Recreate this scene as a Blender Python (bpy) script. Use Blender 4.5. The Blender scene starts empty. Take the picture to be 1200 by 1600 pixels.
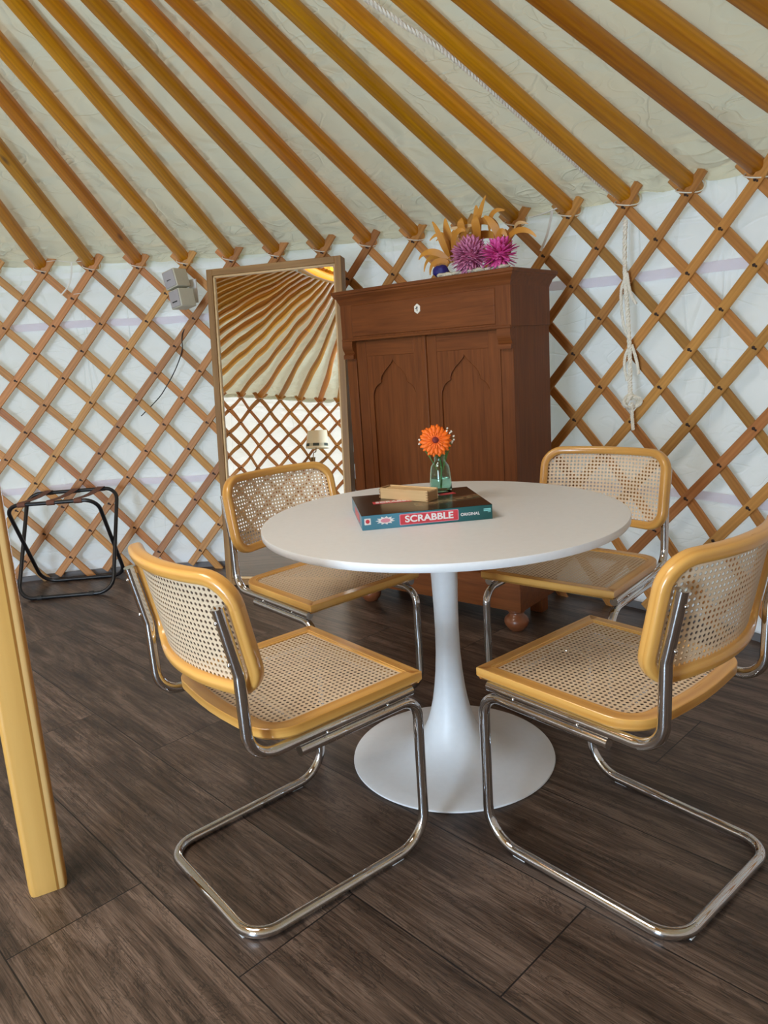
import bpy, bmesh, math, random
from mathutils import Vector, Matrix, noise
random.seed(7)
PI = math.pi
SC = bpy.context.scene
COL = SC.collection

# ------------------------------------------------------------------ camera
cam_d = bpy.data.cameras.new('camera'); cam = bpy.data.objects.new('camera', cam_d); COL.objects.link(cam)
F_PX, PITCH, ROLL, CAM_H, U0, V0 = 1155.96, math.radians(11.4286), math.radians(-4.0512), 1.2001, -26.83, -12.24
cam_d.sensor_fit = 'VERTICAL'; cam_d.sensor_height = 32.0; cam_d.lens = F_PX / 1600 * 32.0
cam_d.shift_x = -U0 / 1600; cam_d.shift_y = V0 / 1600
cam_d.clip_start = .02
cam.matrix_world = Matrix.Translation((0, 0, CAM_H)) @ Matrix.Rotation(PI / 2 - PITCH, 4, 'X') @ Matrix.Rotation(ROLL, 4, 'Z')
SC.camera = cam
# ------------------------------------------------------------------ light
SC.view_settings.view_transform = 'Standard'; SC.view_settings.look = 'None'
SC.view_settings.gamma = 1.0; SC.view_settings.use_curve_mapping = False
SC.view_settings.exposure = 0.0
SC.cycles.use_denoising = True
SC.cycles.max_bounces = 10; SC.cycles.diffuse_bounces = 5; SC.cycles.glossy_bounces = 5
SC.cycles.transparent_max_bounces = 12; SC.cycles.transmission_bounces = 8
SC.cycles.sample_clamp_indirect = 6.0
wd = bpy.data.worlds.new('sky'); SC.world = wd; wd.use_nodes = True
bg = wd.node_tree.nodes['Background']; bg.inputs[0].default_value = (.78, .89, 1.0, 1); bg.inputs[1].default_value = 1.7

# yurt geometry (metres, camera stands at the origin)
YX, YY, YR, YT, HA = -1.3998, 1.0844, 3.4273, 1.7577, 2.9726
NCOL = 78
YD = -2 * PI / NCOL
YA = math.radians(96.2937 + .01)
LEAN, CURV, SHEAR, CELL = .1685, .0423, -.3528, .3024
RC = .787
ZC = YT + .05 + (YR - RC) * (HA - YT - .05) / YR

def area(name, loc, target, sx, sy, power, color):
    l = bpy.data.lights.new(name, 'AREA'); l.shape = 'RECTANGLE'; l.size = sx; l.size_y = sy; l.energy = power; l.color = color
    o = bpy.data.objects.new(name, l); COL.objects.link(o); o.location = loc
    o.rotation_euler = (Vector(target) - Vector(loc)).to_track_quat('-Z', 'Y').to_euler()
    return o
DK = 44.0
DA = YA + YD * DK
door_c = Vector((YX + (YR - .1) * math.cos(DA), YY + (YR - .1) * math.sin(DA), .92))
area('daylight_through_door', door_c, (YX, YY, .8), 1.0, 1.6, 190, (.62, .81, 1.0))
area('added_crown_fill', (YX, YY, ZC + .12), (YX, YY, 0), 1.1, 1.1, 62, (1.0, .97, .91))  # fill lamp added beneath the closed crown cap, lights the room from above

sl = bpy.data.lights.new('sun', 'SUN'); sl.energy = 7.5; sl.color = (1.0, .98, .95); sl.angle = math.radians(1.5)
so = bpy.data.objects.new('sun', sl); COL.objects.link(so); so.rotation_euler = Vector((.72, .69, -.60)).to_track_quat('-Z', 'Y').to_euler()

# ------------------------------------------------------------------ material helpers
def newmat(name):
    m = bpy.data.materials.new(name); m.use_nodes = True
    nt = m.node_tree
    for n in list(nt.nodes): nt.nodes.remove(n)
    return m, nt
class G:
    def __init__(s, nt): s.nt = nt
    def n(s, t, **kw):
        nd = s.nt.nodes.new(t)
        for k, v in kw.items(): setattr(nd, k, v)
        return nd
    def set(s, sock, v):
        if isinstance(v, bpy.types.NodeSocket): s.nt.links.new(v, sock)
        elif isinstance(v, (tuple, list)) and len(v) == 3 and sock.type == 'RGBA': sock.default_value = (*v, 1)
        else: sock.default_value = v
    def m(s, op, a, b=None, c=None):
        nd = s.n('ShaderNodeMath', operation=op)
        s.set(nd.inputs[0], a)
        if b is not None: s.set(nd.inputs[1], b)
        if c is not None: s.set(nd.inputs[2], c)
        return nd.outputs[0]
    def noise(s, vec, scale, detail=3, rough=.5, dist=0):
        nd = s.n('ShaderNodeTexNoise'); s.set(nd.inputs['Vector'], vec); nd.inputs['Scale'].default_value = scale
        nd.inputs['Detail'].default_value = detail; nd.inputs['Roughness'].default_value = rough; nd.inputs['Distortion'].default_value = dist
        return nd.outputs['Fac']
    def map(s, vec, scale=(1, 1, 1), rot=(0, 0, 0), loc=(0, 0, 0)):
        nd = s.n('ShaderNodeMapping'); s.set(nd.inputs['Vector'], vec); s.set(nd.inputs['Scale'], scale); s.set(nd.inputs['Rotation'], rot); s.set(nd.inputs['Location'], loc)
        return nd.outputs[0]
    def ramp(s, fac, stops):
        nd = s.n('ShaderNodeValToRGB'); s.set(nd.inputs[0], fac); e = nd.color_ramp.elements
        while len(e) > 1: e.remove(e[0])
        e[0].position = stops[0][0]; e[0].color = (*stops[0][1], 1)
        for p, c in stops[1:]:
            q = e.new(p); q.color = (*c, 1)
        return nd.outputs[0]
    def mix(s, fac, a, b, mode='MIX'):
        nd = s.n('ShaderNodeMix', data_type='RGBA', blend_type=mode)
        s.set(nd.inputs[0], fac); s.set(nd.inputs[6], a); s.set(nd.inputs[7], b)
        return nd.outputs[2]
    def bump(s, h, strength=.3, dist=.002):
        nd = s.n('ShaderNodeBump'); s.set(nd.inputs['Height'], h); nd.inputs['Strength'].default_value = strength; nd.inputs['Distance'].default_value = dist
        return nd.outputs[0]
    def bsdf(s, color, rough=.5, metal=0, normal=None, **kw):
        b = s.n('ShaderNodeBsdfPrincipled'); s.set(b.inputs['Base Color'], color); s.set(b.inputs['Roughness'], rough); b.inputs['Metallic'].default_value = metal
        if normal is not None: s.set(b.inputs['Normal'], normal)
        for k, v in kw.items(): s.set(b.inputs[k.replace('_', ' ')], v)
        return b.outputs[0]
    def out(s, sh):
        o = s.n('ShaderNodeOutputMaterial'); s.nt.links.new(sh, o.inputs[0])
    def uv(s): return s.n('ShaderNodeTexCoord').outputs['UV']
    def obj(s): return s.n('ShaderNodeTexCoord').outputs['Object']
    def rnd(s): return s.n('ShaderNodeObjectInfo').outputs['Random']

def plain(name, color, rough=.5, metal=0, bump=0, **kw):
    m, nt = newmat(name); g = G(nt)
    n = g.noise(g.obj(), 60, 3)
    col = g.mix(g.m('MULTIPLY', n, .18), color, tuple(c * .6 for c in color))
    g.out(g.bsdf(col, rough, metal, g.bump(g.noise(g.obj(), 220, 2), bump, .001) if bump else None, **kw))
    return m
def wood(name, light, dark, coords='uv', axis=0, rough=.35, vary=.0, knots=False, grain=1.0, coat=0.0, vlo=.75, wave=.3, spec=.5, broadw=.55, sat=1.0, hue=.489):
    """procedural timber; the grain runs along one axis of the UV or object coordinates"""
    m, nt = newmat(name); g = G(nt)
    r = g.rnd()
    base = g.uv() if coords == 'uv' else g.obj()
    off = g.n('ShaderNodeCombineXYZ'); nt.links.new(g.m('MULTIPLY', r, 37.0), off.inputs[0]); nt.links.new(g.m('MULTIPLY', r, 11.0), off.inputs[1])
    va = g.n('ShaderNodeVectorMath', operation='ADD'); nt.links.new(base, va.inputs[0]); nt.links.new(off.outputs[0], va.inputs[1]); v = va.outputs[0]
    sc = [1.0, 1.0, 1.0]
    for i in range(3): sc[i] = 1.3 if i == axis else 22.0
    broad = g.noise(g.map(v, tuple(sc)), 1.6 * grain, 3, .55, .6)
    sc2 = [8.0 if i == axis else 240.0 for i in range(3)]
    fine = g.noise(g.map(v, tuple(sc2)), 1.0, 2, .6)
    w = g.n('ShaderNodeTexWave', wave_type='BANDS', bands_direction='Y' if axis != 1 else 'X')
    g.set(w.inputs['Vector'], g.map(v, tuple([.55 if i == axis else 16.0 for i in range(3)]))); w.inputs['Scale'].default_value = 1.1 * grain
    w.inputs['Distortion'].default_value = 7.0; w.inputs['Detail'].default_value = 2; w.inputs['Detail Scale'].default_value = .8
    f = g.m('ADD', g.m('MULTIPLY', broad, broadw), g.m('ADD', g.m('MULTIPLY', w.outputs['Fac'], wave), g.m('MULTIPLY_ADD', fine, .25, (.85 - broadw - wave) * .5)))
    mid = tuple((a + b) / 2 for a, b in zip(light, dark))
    col = g.ramp(f, [(.3, dark), (.5, mid), (.72, light)])
    if knots:
        vo = g.n('ShaderNodeTexVoronoi'); g.set(vo.inputs['Vector'], g.map(v, tuple([2.0 if i == axis else 7.0 for i in range(3)]))); vo.inputs['Scale'].default_value = .8
        kn = g.ramp(vo.outputs['Distance'], [(.035, (0, 0, 0)), (.09, (1, 1, 1))])
        col = g.mix(kn, tuple(c * .35 for c in dark), col)
    if vary:
        hs = g.n('ShaderNodeHueSaturation'); g.set(hs.inputs['Color'], col)
        hs.inputs['Saturation'].default_value = sat
        g.set(hs.inputs['Value'], g.m('ADD', g.m('MULTIPLY', r, vary), vlo))
        r2 = g.m('FRACT', g.m('MULTIPLY', r, 17.3))
        g.set(hs.inputs['Hue'], g.m('ADD', g.m('MULTIPLY', r2, .022), hue))
        col = hs.outputs[0]
    g.out(g.bsdf(col, g.m('ADD', g.m('MULTIPLY', fine, .15), rough - .07), 0, g.bump(f, .15, .0015), Coat_Weight=coat, Coat_Roughness=.15, Specular_IOR_Level=spec))
    return m
def canvas(name, color, tcolor, trans, bump, fold_scale, vert=.0, dist=.02):
    m, nt = newmat(name); g = G(nt)
    o = g.obj()
    soft = g.noise(g.map(o, (1, 1, 1.3)), 2.2 * fold_scale, 2, .5, .8)
    def ridge(v, sc, dist, wid):
        q = g.m('ABSOLUTE', g.m('SUBTRACT', g.noise(v, sc, 1, .4, dist), .5))
        return g.m('MULTIPLY', g.m('SUBTRACT', wid, g.m('MINIMUM', q, wid)), 1.0 / wid)
    r1 = ridge(g.map(o, (1, 1, 2.6)), 2.6 * fold_scale, 1.2, .030)
    r2 = ridge(g.map(o, (1.5, 1.5, 3.0), loc=(4, 2, 7)), 5.0 * fold_scale, 1.0, .045)
    r3 = ridge(g.map(o, (1.8, 1.8, .3), loc=(1, 8, 2)), 3.4, .8, .05)
    mask = g.ramp(g.noise(o, 1.7, 1), [(.42, (0, 0, 0)), (.58, (1, 1, 1))])
    weave = g.noise(o, 900, 1)
    h = g.m('ADD', g.m('ADD', g.m('MULTIPLY', soft, 2.2), g.m('MULTIPLY', r1, .07)), g.m('ADD', g.m('MULTIPLY', g.m('MULTIPLY', r2, mask), .055), g.m('ADD', g.m('MULTIPLY', weave, .01), g.m('MULTIPLY', g.m('MULTIPLY', r3, g.m('SUBTRACT', 1.0, mask)), vert))))
    bp = g.bump(h, bump, dist)
    d = g.n('ShaderNodeBsdfDiffuse'); g.set(d.inputs[0], color); g.set(d.inputs['Normal'], bp)
    t = g.n('ShaderNodeBsdfTranslucent'); g.set(t.inputs[0], tcolor); g.set(t.inputs['Normal'], bp)
    mx = g.n('ShaderNodeMixShader'); mx.inputs[0].default_value = trans
    nt.links.new(d.outputs[0], mx.inputs[1]); nt.links.new(t.outputs[0], mx.inputs[2]); g.out(mx.outputs[0])
    return m

M = {}
M['pole'] = wood('varnished_pine_pole', (.60, .265, .036), (.33, .105, .010), 'uv', 0, .42, vary=.62, knots=True, coat=.1, vlo=.80, sat=1.06, hue=.490, wave=.12)
M['slat'] = wood('pine_lattice_slat', (.58, .265, .072), (.35, .130, .026), 'uv', 0, .52, vary=.45, knots=False, vlo=.76, hue=.490, wave=.12)
M['bolt'] = plain('dark_leather_knot', (.035, .014, .008), .6)
M['roof'] = canvas('cream_roof_canvas', (.66, .64, .49), (.78, .73, .52), .14, 1.0, 1.1, .02, .042)
M['wall'] = canvas('white_wall_canvas', (.84, .85, .86), (.86, .88, .90), .28, .9, .9, .20)
M['strap'] = canvas('pale_lavender_webbing', (.95, .93, 1.0), (.97, .95, 1.0), .60, .1, 2)
M['cord'] = plain('white_cord', (.92, .88, .76), .7)
M['ribbon'] = plain('white_tape', (.85, .84, .78), .6)
M['chrome'] = plain('polished_chrome', (.68, .69, .71), .05, 1.0)
M['beech'] = wood('honey_lacquered_beech', (.72, .39, .10), (.56, .26, .05), 'uv', 0, .30, coat=.5, grain=.7)
M['white'] = plain('white_lacquer', (.80, .825, .85), .42)
M['oakv'] = wood('dark_oak_upright_grain', (.225, .068, .015), (.085, .023, .005), 'obj', 2, .5, spec=.3, wave=.08, broadw=.45, grain=2.0)
M['oakh'] = wood('dark_oak_level_grain', (.225, .068, .015), (.085, .023, .005), 'obj', 0, .5, spec=.3, wave=.08, broadw=.45, grain=2.0)
M['mframe'] = wood('walnut_mirror_frame', (.38, .21, .07), (.22, .11, .035), 'obj', 2, .5)
M['mframeh'] = wood('walnut_mirror_frame_level', (.38, .21, .07), (.22, .11, .035), 'obj', 0, .5)
M['black'] = plain('black_powder_coat', (.012, .012, .014), .35)
M['leather'] = plain('brown_webbing', (.16, .06, .035), .75)
M['pale'] = plain('pale_grey_brown_lip', (.42, .34, .26), .5)
M['spk_front'] = plain('grey_speaker_cloth', (.46, .44, .45), .8, bump=.3)
M['spk'] = plain('cream_plastic', (.62, .60, .48), .5)
M['dark'] = plain('dark_rubber', (.02, .02, .02), .6)
M['bone'] = plain('bone_inlay', (.85, .82, .72), .4)
M['clear'] = plain('clear_plastic_glide', (.75, .76, .76), .3)

def mat_post():
    m, nt = newmat('laminated_pine_post'); g = G(nt)
    o = g.obj(); sx = g.n('ShaderNodeSeparateXYZ'); nt.links.new(o, sx.inputs[0])
    f = g.m('MULTIPLY_ADD', sx.outputs[0], 10.0, .5)
    col = g.ramp(f, [(0, (.68, .36, .08)), (.30, (.72, .43, .13)), (.55, (.70, .41, .12)), (.66, (.70, .42, .12)), (.675, (.30, .12, .02)), (.72, (.30, .12, .02)), (.735, (.82, .56, .24)), (.83, (.80, .53, .22)), (.85, (.55, .27, .07)), (1, (.50, .23, .05))])
    n = g.noise(g.map(o, (60, 60, 2.0)), 1.0, 3)
    col = g.mix(g.m('MULTIPLY', n, .45), col, (.52, .27, .06))
    g.out(g.bsdf(col, .35, 0, g.bump(n, .1, .001), Coat_Weight=.3))
    return m
M['post'] = mat_post()

def mat_floor():
    m, nt = newmat('dark_oak_laminate_planks'); g = G(nt)
    v = g.map(g.obj(), rot=(0, 0, math.radians(47)))
    s = g.n('ShaderNodeSeparateXYZ'); nt.links.new(v, s.inputs[0])
    U, V = s.outputs[0], s.outputs[1]
    vv = g.m('DIVIDE', g.m('SUBTRACT', V, .005), .311)
    row = g.m('FLOOR', vv); fv = g.m('FRACT', vv)
    uu = g.m('DIVIDE', g.m('SUBTRACT', U, g.m('MULTIPLY_ADD', row, .41, -1.965)), 1.37)
    cu = g.m('FLOOR', uu); fu = g.m('FRACT', uu)
    ev = g.m('MULTIPLY', g.m('MINIMUM', fv, g.m('SUBTRACT', 1.0, fv)), .311)
    eu = g.m('MULTIPLY', g.m('MINIMUM', fu, g.m('SUBTRACT', 1.0, fu)), 1.37)
    e = g.m('MINIMUM', ev, eu)
    seam = g.ramp(g.m('MULTIPLY', e, 100.0), [(.12, (0, 0, 0)), (.22, (1, 1, 1))])
    cid = g.n('ShaderNodeCombineXYZ'); nt.links.new(row, cid.inputs[0]); nt.links.new(cu, cid.inputs[1])
    wn = g.n('ShaderNodeTexWhiteNoise'); nt.links.new(cid.outputs[0], wn.inputs['Vector'])
    # each plank draws its own piece of the grain
    off = g.n('ShaderNodeVectorMath', operation='SCALE'); nt.links.new(wn.outputs['Color'], off.inputs[0]); off.inputs['Scale'].default_value = 40
    ad = g.n('ShaderNodeVectorMath', operation='ADD'); nt.links.new(v, ad.inputs[0]); nt.links.new(off.outputs[0], ad.inputs[1]); pv = ad.outputs[0]
    broad = g.noise(g.map(pv, (.8, 5.0, 1)), 2.0, 5, .62, 1.3)
    wv = g.n('ShaderNodeTexWave', wave_type='BANDS', bands_direction='Y'); g.set(wv.inputs['Vector'], g.map(pv, (.5, 6, 1)))
    wv.inputs['Scale'].default_value = 2.6; wv.inputs['Distortion'].default_value = 9; wv.inputs['Detail'].default_value = 3; wv.inputs['Detail Scale'].default_value = .9
    fine = g.noise(g.map(pv, (11, 330, 1)), 1, 4, .7)
    crack = g.noise(g.map(pv, (1.6, 9, 1)), 2.2, 5, .65, 1.6)
    f = g.m('ADD', g.m('MULTIPLY', broad, .62), g.m('ADD', g.m('MULTIPLY', wv.outputs['Fac'], .04), g.m('MULTIPLY', fine, .34)))
    col = g.ramp(f, [(.38, (.028, .017, .012)), (.49, (.092, .060, .043)), (.63, (.215, .150, .115))])
    ck = g.ramp(g.m('ABSOLUTE', g.m('SUBTRACT', crack, .5)), [(.0, (.25, .25, .25)), (.020, (1, 1, 1))])
    col = g.mix(.75, col, ck, 'MULTIPLY')
    pores = g.ramp(g.noise(g.map(pv, (6, 460, 1)), 1, 2, .5), [(.36, (.45, .42, .40)), (.46, (1, 1, 1))])
    col = g.mix(.8, col, pores, 'MULTIPLY')
    w2 = g.n('ShaderNodeTexWave', wave_type='BANDS', bands_direction='Y', wave_profile='SAW'); g.set(w2.inputs['Vector'], g.map(pv, (1.1, 9, 1)))
    w2.inputs['Scale'].default_value = 1.6; w2.inputs['Distortion'].default_value = 14; w2.inputs['Detail'].default_value = 2; w2.inputs['Detail Scale'].default_value = .5
    rings = g.ramp(w2.outputs['Fac'], [(.0, (.50, .47, .45)), (.14, (1, 1, 1)), (1, (.95, .95, .95))])
    rm = g.ramp(g.noise(g.map(pv, (1.2, 4, 1)), 1.3, 2), [(.45, (0, 0, 0)), (.58, (.85, .85, .85))])
    col = g.mix(rm, col, g.mix(1.0, col, rings, 'MULTIPLY'))
    tone = g.m('MULTIPLY_ADD', wn.outputs['Value'], .35, .80)
    tc = g.n('ShaderNodeCombineColor'); [nt.links.new(tone, tc.inputs[i]) for i in range(3)]
    col = g.mix(1.0, col, tc.outputs[0], 'MULTIPLY')
    col = g.mix(seam, (.006, .004, .004), col)
    h = g.m('ADD', g.m('MULTIPLY', fine, .35), g.m('MULTIPLY', seam, 1.0))
    g.out(g.bsdf(col, g.m('MULTIPLY_ADD', fine, .2, .30), 0, g.bump(h, .25, .0012), Specular_IOR_Level=.5))
    return m
M['floor'] = mat_floor()

def mat_cane():
    m, nt = newmat('woven_cane'); g = G(nt)
    s = g.n('ShaderNodeSeparateXYZ'); nt.links.new(g.uv(), s.inputs[0])
    P = .0126
    x = g.m('DIVIDE', s.outputs[0], P); y = g.m('DIVIDE', s.outputs[1], P)
    fx = g.m('ABSOLUTE', g.m('SUBTRACT', g.m('FRACT', x), .5)); fy = g.m('ABSOLUTE', g.m('SUBTRACT', g.m('FRACT', y), .5))
    oct_ = g.m('MAXIMUM', g.m('MAXIMUM', fx, fy), g.m('MULTIPLY', g.m('ADD', fx, fy), .72))
    hole = g.m('LESS_THAN', oct_, .262)
    # strands: pairs along the grid lines and singles along both diagonals
    d1 = g.m('ABSOLUTE', g.m('SUBTRACT', g.m('FRACT', g.m('ADD', x, y)), .5))
    st = g.m('MULTIPLY', g.m('SINE', g.m('MULTIPLY', fx, 26.0)), g.m('SINE', g.m('MULTIPLY', fy, 26.0)))
    n = g.noise(g.uv(), 260, 2)
    col = g.mix(n, (.84, .69, .50), (.68, .50, .33))
    edge = g.ramp(oct_, [(.262, (.34, .22, .12)), (.33, (1, 1, 1))])
    col = g.mix(.7, col, edge, 'MULTIPLY')
    b = g.bsdf(col, .42, 0, g.bump(g.m('ADD', st, d1), .35, .0008))
    t = g.n('ShaderNodeBsdfTransparent'); mx = g.n('ShaderNodeMixShader')
    nt.links.new(hole, mx.inputs[0]); nt.links.new(b, mx.inputs[1]); nt.links.new(t.outputs[0], mx.inputs[2]); g.out(mx.outputs[0])
    return m
M['cane'] = mat_cane()
def mat_mirror():
    m, nt = newmat('slightly_warped_mirror'); g = G(nt)
    n = g.noise(g.map(g.obj(), (1.2, 1, .8)), 3.6, 1, .4)
    gl = g.n('ShaderNodeBsdfGlossy'); gl.inputs[0].default_value = (.90, .92, .91, 1); gl.inputs['Roughness'].default_value = 0.0
    nt.links.new(g.bump(n, 1.0, .0007), gl.inputs['Normal']); g.out(gl.outputs[0])
    return m
M['mirror'] = mat_mirror()
def mat_glass(name, c, ior=1.45):
    m, nt = newmat(name); g = G(nt)
    gl = g.n('ShaderNodeBsdfGlass'); gl.inputs[0].default_value = (*c, 1); gl.inputs['Roughness'].default_value = 0.0; gl.inputs['IOR'].default_value = ior
    g.out(gl.outputs[0]); return m
M['glass'] = mat_glass('green_tinted_glass', (.84, .97, .94))
M['water'] = mat_glass('water', (.88, .98, .96), 1.33)
def mat_ground():
    m, nt = newmat('lawn'); g = G(nt)
    n = g.noise(g.obj(), 12, 4)
    g.out(g.bsdf(g.mix(n, (.10, .16, .04), (.22, .28, .10)), .9)); return m
M['lawn'] = mat_ground()

# ------------------------------------------------------------------ mesh helpers
def tag(o, label=None, cat=None, group=None, kind=None):
    if label: o['label'] = label
    if cat: o['category'] = cat
    if group: o['group'] = group
    if kind: o['kind'] = kind
    return o
def empty(name, loc=(0, 0, 0), rot=(0, 0, 0), **kw):
    o = bpy.data.objects.new(name, None); COL.objects.link(o); o.location = loc; o.rotation_euler = rot; o.empty_display_size = .1
    return tag(o, **kw)
def build(name, bm, mats, parent=None, smooth=True, bevel=0, sharp=38, **kw):
    if not isinstance(mats, (list, tuple)): mats = [mats]
    bmesh.ops.recalc_face_normals(bm, faces=bm.faces)
    me = bpy.data.meshes.new(name); bm.to_mesh(me); bm.free()
    for m in mats: me.materials.append(m)
    if smooth:
        me.polygons.foreach_set('use_smooth', [True] * len(me.polygons))
        try: me.set_sharp_from_angle(angle=math.radians(sharp))
        except Exception: pass
    o = bpy.data.objects.new(name, me); COL.objects.link(o)
    if parent: o.parent = parent
    if bevel:
        b = o.modifiers.new('bevel', 'BEVEL'); b.width = bevel; b.segments = 2; b.limit_method = 'ANGLE'; b.angle_limit = math.radians(40)
    return tag(o, **kw)
def BM():
    b = bmesh.new(); b.loops.layers.uv.new('UVMap'); return b
def box(bm, c, s, rz=0, mi=0, rot=None):
    r = bmesh.ops.create_cube(bm, size=1.0)
    Mx = Matrix.Translation(c) @ (rot if rot else Matrix.Rotation(rz, 4, 'Z')) @ Matrix.Diagonal((*s, 1))
    bmesh.ops.transform(bm, matrix=Mx, verts=r['verts'])
    for f in {f for v in r['verts'] for f in v.link_faces}: f.material_index = mi
    return r['verts']
def bx(bm, x0, x1, y0, y1, z0, z1, mi=0):
    return box(bm, ((x0 + x1) / 2, (y0 + y1) / 2, (z0 + z1) / 2), (abs(x1 - x0), abs(y1 - y0), abs(z1 - z0)), 0, mi)
def circle(r, n=12, ry=None):
    ry = ry or r
    return [(r * math.cos(2 * PI * i / n), ry * math.sin(2 * PI * i / n)) for i in range(n)]
def rrect(w, h, r, n=3):
    pts = []
    for cx, cy, a0 in ((w / 2 - r, h / 2 - r, 0), (-w / 2 + r, h / 2 - r, 90), (-w / 2 + r, -h / 2 + r, 180), (w / 2 - r, -h / 2 + r, 270)):
        for i in range(n + 1):
            a = math.radians(a0 + 90 * i / n); pts.append((cx + r * math.cos(a), cy + r * math.sin(a)))
    return pts
def sweep(bm, path, sec, closed=False, ups=None, scales=None, caps=True, mi=0):
    """sweep section sec=(a along side, b along up) along path; UV u = metres along"""
    path = [Vector(p) for p in path]; n = len(path); uvl = bm.loops.layers.uv.active
    T = []
    for i in range(n):
        a = path[(i - 1) % n] if (closed or i > 0) else path[i]
        b = path[(i + 1) % n] if (closed or i < n - 1) else path[i]
        T.append((b - a).normalized())
    if ups is None:
        up = Vector((0, 0, 1)) if abs(T[0].z) < .9 else Vector((0, 1, 0))
        up = (up - T[0] * up.dot(T[0])).normalized(); U = [up]
        for i in range(1, n):
            q = T[i - 1].rotation_difference(T[i]); u = q @ U[-1]; u = (u - T[i] * u.dot(T[i])).normalized(); U.append(u)
    else:
        U = [(Vector(u) - T[i] * Vector(u).dot(T[i])).normalized() for i, u in enumerate(ups)]
    rings = []; L = [0.0]
    for i in range(n):
        if i: L.append(L[-1] + (path[i] - path[i - 1]).length)
        s = T[i].cross(U[i]); k = scales[i] if scales else 1.0
        k = k if isinstance(k, tuple) else (k, k)
        rings.append([bm.verts.new(path[i] + s * a * k[0] + U[i] * b * k[1]) for a, b in sec])
    m = len(sec); per = [0.0]
    for j in range(m):
        a, b = sec[j], sec[(j + 1) % m]; per.append(per[-1] + math.hypot(a[0] - b[0], a[1] - b[1]))
    rng = n if closed else n - 1
    Lc = L + [L[-1] + (path[0] - path[-1]).length]
    for i in range(rng):
        A, B = rings[i], rings[(i + 1) % n]
        for j in range(m):
            f = bm.faces.new((A[j], A[(j + 1) % m], B[(j + 1) % m], B[j])); f.material_index = mi
            for lp, uv in zip(f.loops, ((Lc[i], per[j]), (Lc[i], per[j + 1]), (Lc[i + 1], per[j + 1]), (Lc[i + 1], per[j]))): lp[uvl].uv = uv
    if caps and not closed:
        for r in (rings[0], rings[-1]):
            try: bm.faces.new(r).material_index = mi
            except Exception: pass
    return rings
def fillet(pts, rad, seg=7):
    pts = [Vector(p) for p in pts]; out = [pts[0]]
    for i in range(1, len(pts) - 1):
        p = pts[i]; a = (pts[i - 1] - p); b = (pts[i + 1] - p); la, lb = a.length, b.length; a.normalize(); b.normalize()
        r = rad[i] if isinstance(rad, (list, tuple)) else rad
        ang = a.angle(b)
        if r <= 0 or ang > 3.1: out.append(p); continue
        d = min(r / math.tan(ang / 2), la * .49, lb * .49); r = d * math.tan(ang / 2)
        c = p + (a + b).normalized() * (r / math.sin(ang / 2))
        s, e = p + a * d - c, p + b * d - c
        tot = s.angle(e)
        for k in range(seg + 1):
            t = k / seg; out.append(c + (s * math.sin((1 - t) * tot) + e * math.sin(t * tot)) / math.sin(tot))
    out.append(pts[-1]); return out
def smoothpath(pts, n=8):
    pts = [Vector(p) for p in pts]; out = []
    for i in range(len(pts) - 1):
        p0, p1, p2, p3 = pts[max(i - 1, 0)], pts[i], pts[i + 1], pts[min(i + 2, len(pts) - 1)]
        for j in range(n):
            t = j / n; out.append(.5 * ((2 * p1) + (p2 - p0) * t + (2 * p0 - 5 * p1 + 4 * p2 - p3) * t * t + (3 * p1 - p0 - 3 * p2 + p3) * t ** 3))
    out.append(pts[-1]); return out
def lathe(bm, prof, n=32, c=(0, 0, 0), mi=0, close=False):
    rings = []
    for r, z in prof:
        rings.append([bm.verts.new((c[0] + r * math.cos(2 * PI * j / n), c[1] + r * math.sin(2 * PI * j / n), c[2] + z)) for j in range(n)] if r > 1e-6 else [bm.verts.new((c[0], c[1], c[2] + z))])
    prs = list(zip(rings, rings[1:])) + ([(rings[-1], rings[0])] if close else [])
    for A, B in prs:
        for j in range(n):
            k = (j + 1) % n
            vs = [A[j % len(A)], A[k % len(A)], B[k % len(B)], B[j % len(B)]]; vv = []
            for v in vs:
                if v not in vv: vv.append(v)
            if len(vv) > 2: bm.faces.new(vv).material_index = mi
def prism(bm, poly, ext, axis='y', y0=0.0, mi=0):
    """poly: (a, z) in the xz plane, extruded along y from y0 by ext"""
    A = [bm.verts.new((p[0], y0, p[1])) for p in poly]; B = [bm.verts.new((p[0], y0 + ext, p[1])) for p in poly]
    n = len(poly)
    for i in range(n): bm.faces.new((A[i], A[(i + 1) % n], B[(i + 1) % n], B[i])).material_index = mi
    for r in (A, B): bm.faces.new(r).material_index = mi
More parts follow.
